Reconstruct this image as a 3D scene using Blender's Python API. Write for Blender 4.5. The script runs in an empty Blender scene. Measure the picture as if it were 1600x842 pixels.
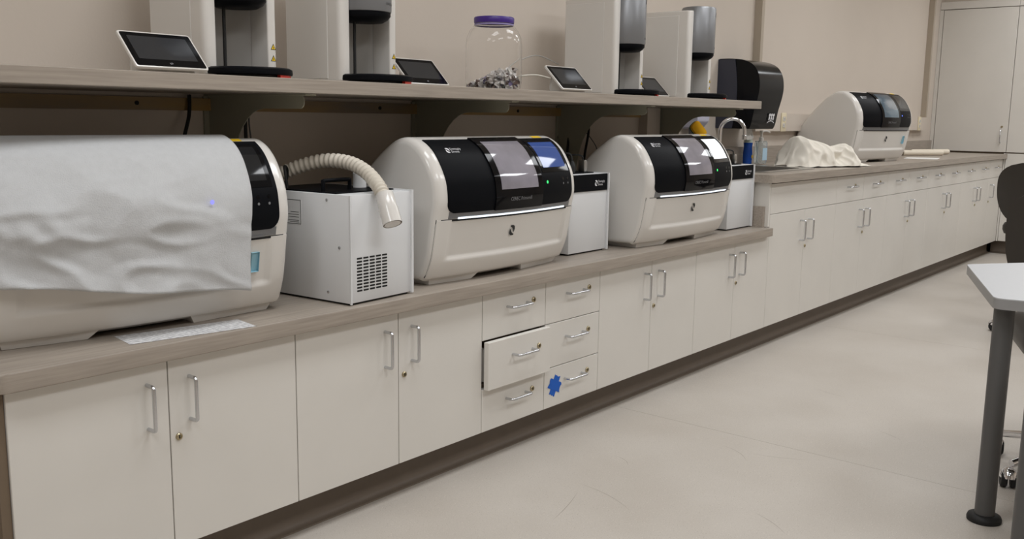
import bpy, bmesh, math, random
from mathutils import Vector, Matrix, noise
random.seed(7)
S = bpy.context.scene
COL = S.collection
PI = math.pi

# ------------------------------------------------------------------ camera
cam_d = bpy.data.cameras.new('camera')
cam_d.sensor_width = 36.0
cam_d.lens = 33.276
cam_d.clip_start = 0.02
cam = bpy.data.objects.new('camera', cam_d)
COL.objects.link(cam)
_r = Vector((0.63433, -0.77293, 0.014047)); _u = Vector((0.114572, 0.111966, 0.987085)); _f = Vector((0.764525, 0.624529, -0.15958))
cam.matrix_world = Matrix(((_r.x, _u.x, -_f.x, -0.76005), (_r.y, _u.y, -_f.y, -1.90487), (_r.z, _u.z, -_f.z, 1.11129), (0, 0, 0, 1)))
S.camera = cam

# ------------------------------------------------------------------ world, exposure
W = bpy.data.worlds.new('world'); S.world = W
W.use_nodes = True
W.node_tree.nodes['Background'].inputs[0].default_value = (0.9, 0.9, 1.0, 1)
W.node_tree.nodes['Background'].inputs[1].default_value = 0.05
S.view_settings.view_transform = 'Standard'
S.view_settings.look = 'None'
S.view_settings.gamma = 1.0
S.view_settings.use_curve_mapping = False
S.view_settings.exposure = 0.0
LAMP_W = 14.8
LIGHT_POWER = 1.0          # radiance of the ceiling light diffusers
CEIL = 2.75

# ------------------------------------------------------------------ materials
def srgb(r, g, b):
    f = lambda c: (c / 255 / 12.92) if c / 255 <= 0.04045 else ((c / 255 + 0.055) / 1.055) ** 2.4
    return (f(r), f(g), f(b), 1)

MATS = {}
def mat(name, col, rough=0.5, metal=0.0, spec=0.5, vary=0.0, vscale=8.0, stretch=(1, 1, 1), bump=0.0, bscale=200.0,
        col2=None, emit=None, estr=0.0, trans=0.0, coat=0.0, alpha=1.0, ior=1.45, sheen=0.0):
    if name in MATS: return MATS[name]
    m = bpy.data.materials.new(name); m.use_nodes = True
    nt = m.node_tree; b = nt.nodes['Principled BSDF']
    b.inputs['Base Color'].default_value = col
    b.inputs['Roughness'].default_value = rough
    b.inputs['Metallic'].default_value = metal
    b.inputs['Specular IOR Level'].default_value = spec
    b.inputs['IOR'].default_value = ior
    b.inputs['Transmission Weight'].default_value = trans
    b.inputs['Coat Weight'].default_value = coat
    b.inputs['Alpha'].default_value = alpha
    if sheen: b.inputs['Sheen Weight'].default_value = sheen
    if emit:
        b.inputs['Emission Color'].default_value = emit
        b.inputs['Emission Strength'].default_value = estr
    tc = None
    if vary > 0 or bump > 0:
        tc = nt.nodes.new('ShaderNodeTexCoord')
        mp = nt.nodes.new('ShaderNodeMapping')
        mp.inputs['Scale'].default_value = stretch
        geo = nt.nodes.new('ShaderNodeNewGeometry')
        nt.links.new(geo.outputs['Position'], mp.inputs['Vector'])
    if vary > 0:
        n = nt.nodes.new('ShaderNodeTexNoise'); n.inputs['Scale'].default_value = vscale; n.inputs['Detail'].default_value = 6
        nt.links.new(mp.outputs[0], n.inputs['Vector'])
        rp = nt.nodes.new('ShaderNodeValToRGB')
        c2 = col2 or tuple(c * (1 - vary) for c in col[:3]) + (1,)
        rp.color_ramp.elements[0].position = 0.3; rp.color_ramp.elements[1].position = 0.72
        rp.color_ramp.elements[0].color = c2; rp.color_ramp.elements[1].color = col
        nt.links.new(n.outputs['Fac'], rp.inputs[0]); nt.links.new(rp.outputs[0], b.inputs['Base Color'])
    if bump > 0:
        n2 = nt.nodes.new('ShaderNodeTexNoise'); n2.inputs['Scale'].default_value = bscale; n2.inputs['Detail'].default_value = 3
        nt.links.new(mp.outputs[0], n2.inputs['Vector'])
        bp = nt.nodes.new('ShaderNodeBump'); bp.inputs['Strength'].default_value = bump; bp.inputs['Distance'].default_value = 0.002
        nt.links.new(n2.outputs['Fac'], bp.inputs['Height']); nt.links.new(bp.outputs[0], b.inputs['Normal'])
    MATS[name] = m
    return m

wall_m = mat('painted wall', srgb(208, 197, 185), 0.75, vary=0.03, vscale=3, bump=0.12, bscale=160)
ceil_m = mat('ceiling tile', srgb(225, 222, 214), 0.9, vary=0.05, vscale=30)
lam_m = mat('white cabinet laminate', srgb(222, 218, 211), 0.42, vary=0.035, vscale=5, bump=0.04, bscale=400)
carc_m = mat('cabinet carcass edge', srgb(120, 104, 86), 0.6, vary=0.1)
top_m = mat('taupe wood grain laminate', srgb(172, 161, 149), 0.38, vary=0.26, vscale=5, stretch=(1.2, 22, 30), bump=0.05, bscale=60)
kick_m = mat('brown vinyl base', srgb(112, 100, 88), 0.5, vary=0.08, vscale=20)
chrome_m = mat('brushed chrome', (0.62, 0.63, 0.65, 1), 0.25, 1.0)
mirror_m = mat('polished chrome', (0.8, 0.8, 0.82, 1), 0.08, 1.0)
brass_m = mat('nickel lock', srgb(176, 164, 136), 0.3, 1.0)
dark_m = mat('dark slot', (0.01, 0.01, 0.01, 1), 0.8)
wht_m = mat('glossy white plastic', srgb(222, 218, 212), 0.2, vary=0.015, vscale=4, coat=0.3)
side_m = mat('satin white plastic', srgb(222, 219, 214), 0.42, vary=0.015, vscale=4)
box_m = mat('white powder coat', srgb(222, 223, 224), 0.4, bump=0.05, bscale=500)
blk_m = mat('satin black plastic', (0.006, 0.0065, 0.008, 1), 0.42, spec=.05)
gblk_m = mat('gloss black plastic', (0.004, 0.004, 0.005, 1), 0.07, spec=.18)
rub_m = mat('black rubber', (0.01, 0.01, 0.01, 1), 0.6)
silver_m = mat('silver paint', (0.25, 0.255, 0.265, 1), 0.4, 0.7)
steel_m = mat('stainless steel', (0.5, 0.49, 0.47, 1), 0.3, 1.0)
grey_m = mat('grey enamel', srgb(176, 173, 168), 0.5)
brk_m = mat('bracket grey green enamel', srgb(158, 156, 140), 0.45)
rail_m = mat('stained timber rail', srgb(176, 140, 70), 0.5, vary=0.6, vscale=2.2, stretch=(1, 4, 4), col2=srgb(120, 112, 104))
yel_m = mat('yellow label', srgb(240, 200, 30), 0.5)
logo_m = mat('white print', srgb(225, 225, 228), 0.5)
lgrey_m = mat('grey print', srgb(120, 120, 122), 0.5)
ink_m = mat('black print', (0.02, 0.02, 0.02, 1), 0.6)
red_m = mat('red plastic', srgb(215, 60, 45), 0.45)
cloth_m = mat('white nonwoven cloth', srgb(197, 198, 199), 0.9, vary=0.05, vscale=60, bump=0.5, bscale=350)
cot_m = mat('cream cotton', srgb(232, 226, 214), 0.9, bump=0.3, bscale=300)
tube_m = mat('cream corrugated hose', srgb(214, 206, 192), 0.5)
tape_m = mat('blue tape', srgb(18, 92, 190), 0.6)
lblue_m = mat('pale blue sticker', srgb(150, 195, 210), 0.5)
glass_m = mat('clear plastic', (1, 1, 1, 1), 0.02, trans=1.0, ior=1.25)
pur_m = mat('purple lid', srgb(66, 40, 130), 0.35)
leather_m = mat('black vinyl upholstery', srgb(52, 47, 42), 0.42, bump=0.1, bscale=300)
leg_m = mat('dark grey powder coat', srgb(88, 87, 86), 0.4)
tab_m = mat('grey laminate table', srgb(186, 187, 189), 0.4, vary=0.03, vscale=60)
tabe_m = mat('grey table edge', srgb(150, 149, 148), 0.4)
paper_m = mat('white paper', srgb(235, 234, 230), 0.8)
green_m = mat('green pad', srgb(20, 90, 40), 0.8)
sponge_m = mat('yellow sponge', srgb(240, 180, 20), 0.9, bump=0.5, bscale=300)
soapb_m = mat('blue soap bottle', srgb(15, 75, 170), 0.25)
disp_m = mat('smoke black plastic', (0.007, 0.007, 0.008, 1), 0.16, spec=.14)
dside_m = mat('blue grey plastic side', srgb(52, 54, 66), 0.35)
lav_m = mat('pale lavender plastic', srgb(190, 190, 208), 0.35)
outl_m = mat('ivory outlet', srgb(226, 214, 184), 0.5)
cream_m = mat('cream roll', srgb(232, 222, 204), 0.7)
led_g = mat('green led', (0, 0.2, 0.02, 1), 0.5, emit=(0.05, 1, 0.2, 1), estr=1.5)
led_b = mat('blue led', (0, 0.02, 0.3, 1), 0.5, emit=(0.1, 0.2, 1, 1), estr=2.0)
led_v = mat('violet led glow', (0.3, 0.3, 0.9, 1), 0.5, emit=(0.3, 0.32, 1, 1), estr=0.55)
bar_m = mat('lit light strip', (0.8, 0.85, 0.9, 1), 0.3, emit=(0.85, 0.93, 1, 1), estr=0.9)
scr_w = mat('lit white screen', (0.1, 0.1, 0.1, 1), 0.2, emit=(0.93, 0.97, 1, 1), estr=1.1)
scr_b = mat('lit blue screen', (0.01, 0.01, 0.02, 1), 0.06, emit=(0.05, 0.12, 0.42, 1), estr=0.55)
scr_o = mat('dark screen', (0.012, 0.013, 0.015, 1), 0.06)
win_m = mat('chamber window', srgb(150, 146, 156), 0.06, coat=1.0, vary=0.3, vscale=9)
win_b = mat('blue chamber window', srgb(78, 104, 122), 0.06, coat=1.0, vary=0.25, vscale=9)
lite_m = mat('light diffuser', (0.9, 0.9, 0.9, 1), 0.5, emit=(0.96, 0.98, 1.0, 1), estr=LIGHT_POWER)
alu_m = mat('white light frame', srgb(230, 230, 228), 0.5)

def floor_material():
    m = bpy.data.materials.new('speckled vinyl floor'); m.use_nodes = True
    nt = m.node_tree; b = nt.nodes['Principled BSDF']
    geo = nt.nodes.new('ShaderNodeNewGeometry')
    def noise_n(sc, det=2):
        n = nt.nodes.new('ShaderNodeTexNoise'); n.inputs['Scale'].default_value = sc; n.inputs['Detail'].default_value = det
        nt.links.new(geo.outputs['Position'], n.inputs['Vector']); return n
    def ramp(src, a, ca, bpos, cb):
        r = nt.nodes.new('ShaderNodeValToRGB'); r.color_ramp.elements[0].position = a; r.color_ramp.elements[1].position = bpos
        r.color_ramp.elements[0].color = ca; r.color_ramp.elements[1].color = cb
        nt.links.new(src, r.inputs[0]); return r
    base = ramp(noise_n(2.2, 5).outputs['Fac'], 0.3, srgb(184, 176, 166), 0.7, srgb(194, 187, 178))
    sp = ramp(noise_n(260).outputs['Fac'], 0.64, (0, 0, 0, 1), 0.7, (1, 1, 1, 1))
    sp2 = ramp(noise_n(310).outputs['Fac'], 0.3, (1, 1, 1, 1), 0.36, (0, 0, 0, 1))
    m1 = nt.nodes.new('ShaderNodeMix'); m1.data_type = 'RGBA'
    nt.links.new(sp.outputs[0], m1.inputs['Factor']); nt.links.new(base.outputs[0], m1.inputs['A']); m1.inputs['B'].default_value = srgb(214, 206, 196)
    m2 = nt.nodes.new('ShaderNodeMix'); m2.data_type = 'RGBA'
    nt.links.new(sp2.outputs[0], m2.inputs['Factor']); nt.links.new(m1.outputs['Result'], m2.inputs['A']); m2.inputs['B'].default_value = srgb(150, 139, 126)
    nt.links.new(m2.outputs['Result'], b.inputs['Base Color'])
    rr = ramp(noise_n(1.5, 4).outputs['Fac'], 0.3, (0.42, 0.42, 0.42, 1), 0.7, (0.58, 0.58, 0.58, 1))
    nt.links.new(rr.outputs[0], b.inputs['Roughness'])
    b.inputs['Specular IOR Level'].default_value = 0.4
    return m
floor_m = floor_material()

def print_material():
    """white sheet with fine rows of print"""
    m = bpy.data.materials.new('printed sheet'); m.use_nodes = True
    nt = m.node_tree; b = nt.nodes['Principled BSDF']; b.inputs['Roughness'].default_value = 0.7
    geo = nt.nodes.new('ShaderNodeTexCoord')
    w = nt.nodes.new('ShaderNodeTexWave'); w.wave_type = 'BANDS'; w.bands_direction = 'Y'; w.inputs['Scale'].default_value = 35
    n = nt.nodes.new('ShaderNodeTexNoise'); n.inputs['Scale'].default_value = 90
    nt.links.new(geo.outputs['Object'], w.inputs['Vector']); nt.links.new(geo.outputs['Object'], n.inputs['Vector'])
    mu = nt.nodes.new('ShaderNodeMath'); mu.operation = 'MULTIPLY'
    nt.links.new(w.outputs['Fac'], mu.inputs[0]); nt.links.new(n.outputs['Fac'], mu.inputs[1])
    r = nt.nodes.new('ShaderNodeValToRGB'); r.color_ramp.elements[0].position = 0.36; r.color_ramp.elements[1].position = 0.5
    r.color_ramp.elements[0].color = srgb(222, 222, 222); r.color_ramp.elements[1].color = srgb(140, 140, 144)
    nt.links.new(mu.outputs[0], r.inputs[0]); nt.links.new(r.outputs[0], b.inputs['Base Color'])
    return m
print_m = print_material()

# ------------------------------------------------------------------ mesh helpers
def finish(name, bm, m, parent=None, smooth=True, angle=35, loc=None):
    bmesh.ops.recalc_face_normals(bm, faces=bm.faces)
    me = bpy.data.meshes.new(name); bm.to_mesh(me); bm.free()
    ms = m if isinstance(m, (list, tuple)) else [m]
    for k in ms: me.materials.append(k)
    if smooth:
        me.polygons.foreach_set('use_smooth', [True] * len(me.polygons))
        me.set_sharp_from_angle(angle=math.radians(angle))
    o = bpy.data.objects.new(name, me); COL.objects.link(o)
    if parent: o.parent = parent
    if loc: o.location = loc
    return o

def tag(o, label=None, cat=None, group=None, kind=None):
    if label: o['label'] = label
    if cat: o['category'] = cat
    if group: o['group'] = group
    if kind: o['kind'] = kind
    return o

def thing(name, label, cat, loc=(0, 0, 0), rz=0, group=None):
    o = bpy.data.objects.new(name, None); COL.objects.link(o)
    o.empty_display_size = 0.05
    o.location = loc; o.rotation_euler = (0, 0, rz)
    return tag(o, label, cat, group)

def copy_tree(o, parent=None):
    c = o.copy(); COL.objects.link(c); c.parent = parent
    for ch in list(o.children): copy_tree(ch, c)
    return c

def box(bm, x0, x1, y0, y1, z0, z1, bev=0.0, seg=2):
    vs = [bm.verts.new(p) for p in ((x0, y0, z0), (x1, y0, z0), (x1, y1, z0), (x0, y1, z0), (x0, y0, z1), (x1, y0, z1), (x1, y1, z1), (x0, y1, z1))]
    fs = [bm.faces.new([vs[i] for i in q]) for q in ((0, 3, 2, 1), (4, 5, 6, 7), (0, 1, 5, 4), (1, 2, 6, 5), (2, 3, 7, 6), (3, 0, 4, 7))]
    if bev > 0:
        es = list({e for f in fs for e in f.edges})
        bmesh.ops.bevel(bm, geom=es, offset=bev, segments=seg, profile=0.5, affect='EDGES')
    return bm

def mkbox(name, m, parent, x0, x1, y0, y1, z0, z1, bev=0.0, seg=2):
    return finish(name, box(bmesh.new(), x0, x1, y0, y1, z0, z1, bev, seg), m, parent)

def lathe(bm, prof, n=32, c=(0, 0, 0), cap=True):
    rings = []
    for r, z in prof:
        rings.append([bm.verts.new((c[0] + r * math.cos(2 * PI * k / n), c[1] + r * math.sin(2 * PI * k / n), c[2] + z)) for k in range(n)])
    for a, b in zip(rings, rings[1:]):
        for k in range(n): bm.faces.new((a[k], a[(k + 1) % n], b[(k + 1) % n], b[k]))
    if cap:
        bm.faces.new(rings[0][::-1]); bm.faces.new(rings[-1])
    return bm

def tube(bm, pts, rad, n=10, cap=True):
    pts = [Vector(p) for p in pts]
    up = None; rings = []
    for i, p in enumerate(pts):
        t = (pts[min(i + 1, len(pts) - 1)] - pts[max(i - 1, 0)]).normalized()
        if up is None:
            up = Vector((0, 0, 1)) if abs(t.z) < 0.9 else Vector((1, 0, 0))
        a = (up - t * up.dot(t)).normalized(); b = t.cross(a); up = a
        r = rad(i / (len(pts) - 1)) if callable(rad) else rad
        rings.append([bm.verts.new(p + (a * math.cos(2 * PI * k / n) + b * math.sin(2 * PI * k / n)) * r) for k in range(n)])
    for a, b in zip(rings, rings[1:]):
        for k in range(n): bm.faces.new((a[k], a[(k + 1) % n], b[(k + 1) % n], b[k]))
    if cap:
        bm.faces.new(rings[0][::-1]); bm.faces.new(rings[-1])
    return bm

def spline(pts, n=8):
    P = [Vector(p) for p in pts]; out = []
    for i in range(len(P) - 1):
        p0, p1, p2, p3 = P[max(i - 1, 0)], P[i], P[i + 1], P[min(i + 2, len(P) - 1)]
        for k in range(n):
            t = k / n
            out.append(0.5 * ((2 * p1) + (p2 - p0) * t + (2 * p0 - 5 * p1 + 4 * p2 - p3) * t * t + (3 * p1 - p0 - 3 * p2 + p3) * t ** 3))
    out.append(P[-1]); return out

def prism(bm, poly, z0, z1, axis='z', bev=0.0, seg=2):
    """extrude a polygon; axis says the extrusion direction"""
    def P(a, b, c): return {'z': (a, b, c), 'x': (c, a, b), 'y': (a, c, b)}[axis]
    lo = [bm.verts.new(P(a, b, z0)) for a, b in poly]; hi = [bm.verts.new(P(a, b, z1)) for a, b in poly]
    n = len(poly); fs = [bm.faces.new(lo[::-1]), bm.faces.new(hi)]
    es = list(fs[0].edges) + list(fs[1].edges)
    for k in range(n): bm.faces.new((lo[k], lo[(k + 1) % n], hi[(k + 1) % n], hi[k]))
    if bev > 0: bmesh.ops.bevel(bm, geom=es, offset=bev, segments=seg, profile=0.5, affect='EDGES')
    return bm

def rounded(poly, rads, n=6):
    """round the corners of a polygon"""
    out = []; N = len(poly)
    for i in range(N):
        p = Vector(poly[i]); a = Vector(poly[i - 1]); b = Vector(poly[(i + 1) % N])
        r = rads[i] if isinstance(rads, (list, tuple)) else rads
        if r <= 0: out.append(tuple(p)); continue
        u = (a - p).normalized(); v = (b - p).normalized()
        ang = u.angle(v); d = min(r / math.tan(ang / 2), (a - p).length * .49, (b - p).length * .49)
        s, e = p + u * d, p + v * d
        for k in range(n + 1):
            t = k / n
            q = (1 - t) ** 2 * s + 2 * t * (1 - t) * p + t * t * e
            out.append((q.x, q.y))
    return out

_tm = {}
def text_verts(txt, size):
    """glyph outlines of the built-in font as (verts, faces), centred vertically on 0, left at 0"""
    k = (txt, size)
    if k in _tm: return _tm[k]
    c = bpy.data.curves.new('lettering', 'FONT'); c.body = txt; c.size = size; c.resolution_u = 2
    o = bpy.data.objects.new('lettering', c); COL.objects.link(o)
    dg = bpy.context.evaluated_depsgraph_get(); dg.update()
    me = o.evaluated_get(dg).to_mesh()
    vs = [(v.co.x, v.co.y) for v in me.vertices]; fs = [tuple(p.vertices) for p in me.polygons]
    o.evaluated_get(dg).to_mesh_clear()
    bpy.data.objects.remove(o); bpy.data.curves.remove(c)
    _tm[k] = (vs, fs); return _tm[k]

def text_on(bm, txt, size, fn):
    vs, fs = text_verts(txt, size)
    nv = [bm.verts.new(fn(a, b)) for a, b in vs]
    for f in fs:
        try: bm.faces.new([nv[i] for i in f])
        except ValueError: pass

def emblem_on(bm, s, fn):
    """two mirrored leaf shapes forming an S-like mark of height s, centred on 0,0"""
    up = [(-.32, .38), (-.2, .5), (.12, .5), (.32, .38), (.38, .14), (.32, -.1), (.21, -.22), (.17, .02), (.03, .2), (-.13, .31)]
    for sg in (1, -1):
        vs = [bm.verts.new(fn(a * s * sg, b * s * sg)) for a, b in up]
        bm.faces.new(vs if sg == 1 else vs)

# ------------------------------------------------------------------ room shell
XL, XR, YB, YF = -3.2, 8.78, 0.61, -4.4
def struct(name, m, parts, parent=None):
    bm = bmesh.new()
    for p in parts: box(bm, *p)
    o = finish(name, bm, m, parent, smooth=False); o['kind'] = 'structure'; return o

fl = struct('floor', carc_m, [(XL, XR, YF, YB, -0.12, -0.002)])
seams = [XL, -1.75, 0.256, 2.263, 4.270, 6.277, XR]
for a, b in zip(seams, seams[1:]):
    mkbox('floor_sheet', floor_m, fl, a + 0.0008, b - 0.0008, YF, YB, -0.002, 0.0)
bm = bmesh.new()
for (x, y, a0, L, cv) in ((2.05, -.62, .6, .16, .9), (2.2, -.78, 2.2, .2, -.5), (1.45, -.55, 1.0, .25, .6), (1.25, -.42, .2, .22, .2), (2.6, -.95, .9, .12, .4), (1.75, -.35, .5, .1, 1.2), (1.2, -.85, 1.1, .1, .3), (3.0, -.6, 1.6, .14, -.7), (1.6, -.95, .8, .15, .5), (.75, -.45, .1, .12, 1.0)):
    p = Vector((x, y)); prev = None
    for k in range(13):
        a = a0 + cv * k / 12; d = Vector((math.cos(a), math.sin(a))); q = Vector((-d.y, d.x)) * .0009 * math.sin(PI * (k + .5) / 13)
        cur = (bm.verts.new((p.x + q.x, p.y + q.y, .0002)), bm.verts.new((p.x - q.x, p.y - q.y, .0002)))
        if prev: bm.faces.new((prev[0], cur[0], cur[1], prev[1]))
        prev = cur; p = p + d * L / 12
tag(finish('scuff_marks', bm, mat('scuff', srgb(152, 143, 132), .6), fl, smooth=False), kind='stuff')
struct('ceiling', ceil_m, [(XL, XR, YF, YB, CEIL, CEIL + 0.1)])
struct('wall_back', wall_m, [(XL, XR, YB, YB + 0.15, -0.002, CEIL)])
race_m = mat('taupe raceway', srgb(178, 166, 150), .6)
struct('trim_1', race_m, [(7.835, 7.87, 0.565, 0.6099, 1.153, CEIL)])
struct('trim_5', race_m, [(4.52, 4.555, 0.565, 0.6099, 1.153, CEIL)])
struct('wall_right', wall_m, [(XR, XR + 0.12, YF, YB, -0.002, CEIL)])
struct('wall_left', wall_m, [(XL - 0.12, XL, YF, YB, -0.002, CEIL)])
struct('wall_front', wall_m, [(XL, XR, YF - 0.12, YF, -0.002, CEIL)])
# furred post below the shelf, surface raceway above the sink run
struct('trim_2', wall_m, [(3.29, 3.41, 0.56, 0.6099, 0.606, 1.1625)])
rw = struct('trim_3', wall_m, [(4.515, 7.875, 0.565, 0.6099, 1.045, 1.152)])
# timber rail on the wall under the shelf
rl = finish('shelf_rail', box(bmesh.new(), -0.6, 3.28, 0.592, 0.6095, 1.115, 1.151), rail_m)
tag(rl, 'stained timber rail screwed to the wall just under the long shelf', 'rail')
for x in (0.64, 1.55, 2.32):
    bm = bmesh.new(); lathe(bm, [(0.006, 0), (0.006, 0.003)], 12)
    o = finish('bolt_head', bm, dark_m, rl); o.rotation_euler = (PI / 2, 0, 0); o.location = (x, 0.592, 1.134)

# ceiling lights
def ceiling_light(x, y):
    t = thing('ceiling_light', 'recessed rectangular fluorescent ceiling light with white frame', 'ceiling light', (x, y, CEIL), 0, 'ceiling lights of the room')
    bm = bmesh.new()
    for q in ((-.62, .62, -.32, -.28), (-.62, .62, .28, .32), (-.62, -.58, -.28, .28), (.58, .62, -.28, .28)):
        box(bm, q[0], q[1], q[2], q[3], -0.012, -0.0005)
    finish('light_frame', bm, alu_m, t)
    mkbox('diffuser', lite_m, t, -.58, .58, -.28, .28, -0.008, -0.001)
    ld = bpy.data.lights.new('troffer_lamp', 'AREA'); ld.shape = 'RECTANGLE'; ld.size = 1.14; ld.size_y = .54
    ld.energy = LAMP_W; ld.color = (0.955, 0.975, 1.0); ld.spread = math.radians(165)
    lo = bpy.data.objects.new('troffer_lamp', ld); COL.objects.link(lo); lo.parent = t; lo.location = (0, 0, -.014)
for x in (-1.4, 0.8, 3.0, 5.2, 7.4):
    for y in (-.75, -2.4): ceiling_light(x, y)

# ------------------------------------------------------------------ cabinets
LX = [0.0, .351, .707, 1.067, 1.4286, 1.7547, 2.0815, 2.4446, 2.8059, 3.1653, 3.5199]
ZB, ZT, ZD, ZH = 0.111, 0.560, 0.664, 0.812
TK = 0.019
G = 0.0013
def handle(parent, x, z, vert=True, L=0.1016, y=0.0):
    pts = []
    R = 0.008; D = 0.030
    prof = [(0, 0.0), (0, -D + R)]
    for k in range(1, 5): prof.append((R - R * math.cos(k * PI / 8), -D + R - R * math.sin(k * PI / 8)))
    prof2 = [(L - a, b) for a, b in prof[::-1]]
    pr_ = prof + prof2
    for a, b in pr_:
        pts.append((0, b, a - L / 2) if vert else (a - L / 2, b, 0))
    bm = bmesh.new(); tube(bm, pts, 0.0045, 10)
    return finish('handle', bm, chrome_m, parent, loc=(x, y, z), angle=60)

def lock(parent, x, z, y=0.0, r=0.0085):
    bm = bmesh.new()
    lathe(bm, [(r, 0), (r, 0.003), (r * .8, 0.005), (r * .55, 0.005), (r * .5, 0.0035)], 18)
    for v in bm.verts: v.co = Vector((v.co.x, -v.co.z, v.co.y))
    o = finish('lock', bm, brass_m, parent, loc=(x, y, z))
    bm = bmesh.new(); box(bm, -0.0012, 0.0012, -0.0044, -0.0030, -r * .45, r * .45)
    for v in bm.verts: pass
    finish('keyhole', bm, dark_m, parent, loc=(x, y, z))
    return o

def front(parent, name, x0, x1, z0, z1, y=0.0):
    return mkbox(name, lam_m, parent, x0 + G, x1 - G, y, y + TK, z0 + G, z1 - G, 0.001, 1)

def carcass(parent, x0, x1, ztop, y0=TK + 0.001):
    return mkbox('body', carc_m, parent, x0 + .0003, x1 - .0003, y0, 0.585, ZB - 0.004, ztop)

def door_pair(t, xa, xm, xb, z0, z1, hz, lockside=1):
    d1 = front(t, 'door', xa, xm, z0, z1); handle(d1, xm - 0.052, hz)
    d2 = front(t, 'door', xm, xb, z0, z1); handle(d2, xm + 0.052, hz)
    lock(d2, xm + 0.021, hz - 0.086)

LOWTOP = 0.565
low_lab = [('base_cabinet', 'low two-door base cabinet at the open end of the counter, under the cloth-draped machine', 0, 1, 2),
           ('base_cabinet', 'low two-door base cabinet between the end cabinet and the drawer cabinet', 2, 3, 4),
           ('base_cabinet', 'low two-door base cabinet adjoining the drawer cabinet on the sink side', 6, 7, 8),
           ('base_cabinet', 'low two-door base cabinet butting against the taller sink cabinet', 8, 9, 10)]
for nm, lab, a, b, c in low_lab:
    t = thing(nm, lab, 'cabinet', (0, 0, 0), 0, 'low base cabinets')
    carcass(t, LX[a], LX[c], LOWTOP - 0.001)
    door_pair(t, LX[a], LX[b], LX[c], ZB, ZT, 0.462)
    if a == 0:
        mkbox('end_panel', carc_m, t, -0.0195, -0.0003, 0.006, 0.585, ZB - 0.004, LOWTOP - 0.001)  # dark carcass brown puts this end panel's shade into its colour

t = thing('drawer_cabinet', 'low cabinet of six small drawers, one pulled slightly open', 'cabinet', (0, 0, 0), 0)
carcass(t, LX[4], LX[6], LOWTOP - 0.001, 0.06)
bm = bmesh.new()
for xx in (LX[4], LX[5], LX[6]):
    w0 = .0003 if xx == LX[4] else (-.009 if xx == LX[5] else -.0183)
    box(bm, xx + w0, xx + w0 + .018, TK + .001, .06, ZB - .004, LOWTOP - .001)
for zz in (ZB - .004, 0.245, 0.402, LOWTOP - .019):
    box(bm, LX[4] + .018, LX[6] - .018, TK + .004, .06, zz, zz + .018)
finish('face_frame', bm, carc_m, t)
ZS = [ZB, 0.254, 0.411, ZT]
for ci, (xa, xb) in enumerate(((LX[4], LX[5]), (LX[5], LX[6]))):
    for ri in range(3):
        yo = -0.026 if (ci == 0 and ri == 1) else 0.0
        d = front(t, 'drawer', xa, xb, ZS[ri], ZS[ri + 1], yo)
        hc = (1.601, 1.925)[ci]; hz = (0.200, 0.353, 0.506)[ri]
        handle(d, hc, hz, False, y=yo)
        lock(d, hc + 0.086, hz + 0.004, yo, 0.0095)
        if yo:
            bm = bmesh.new()
            box(bm, xa + .02, xa + .032, yo + TK, .055, ZS[ri] + .02, ZS[ri + 1] - .03)
            box(bm, xb - .032, xb - .02, yo + TK, .055, ZS[ri] + .02, ZS[ri + 1] - .03)
            box(bm, xa + .032, xb - .032, yo + TK, .055, ZS[ri] + .02, ZS[ri] + .028)
            finish('drawer_box', bm, lam_m, d)
# blue tape cross on the last drawer
tp = thing('tape_cross', 'two strips of blue masking tape crossed on the bottom drawer front', 'tape', (1.816, -0.0003, 0.187))
for ang, L, wv, yy in ((62, .072, .033, 0.0), (-24, .07, .036, -.0006)):
    bm = bmesh.new()
    n = 6; poly = []
    for k in range(n + 1): poly.append((-L / 2 + (random.random() - .5) * .007, -wv / 2 + wv * k / n))
    for k in range(n + 1): poly.append((L / 2 + (random.random() - .5) * .007, wv / 2 - wv * k / n))
    ca, sa = math.cos(math.radians(ang)), math.sin(math.radians(ang))
    prism(bm, [(a * ca - b * sa, a * sa + b * ca) for a, b in poly], yy - 0.0005, yy, 'y')
    finish('tape_strip', bm, tape_m, tp, smooth=False)

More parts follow.
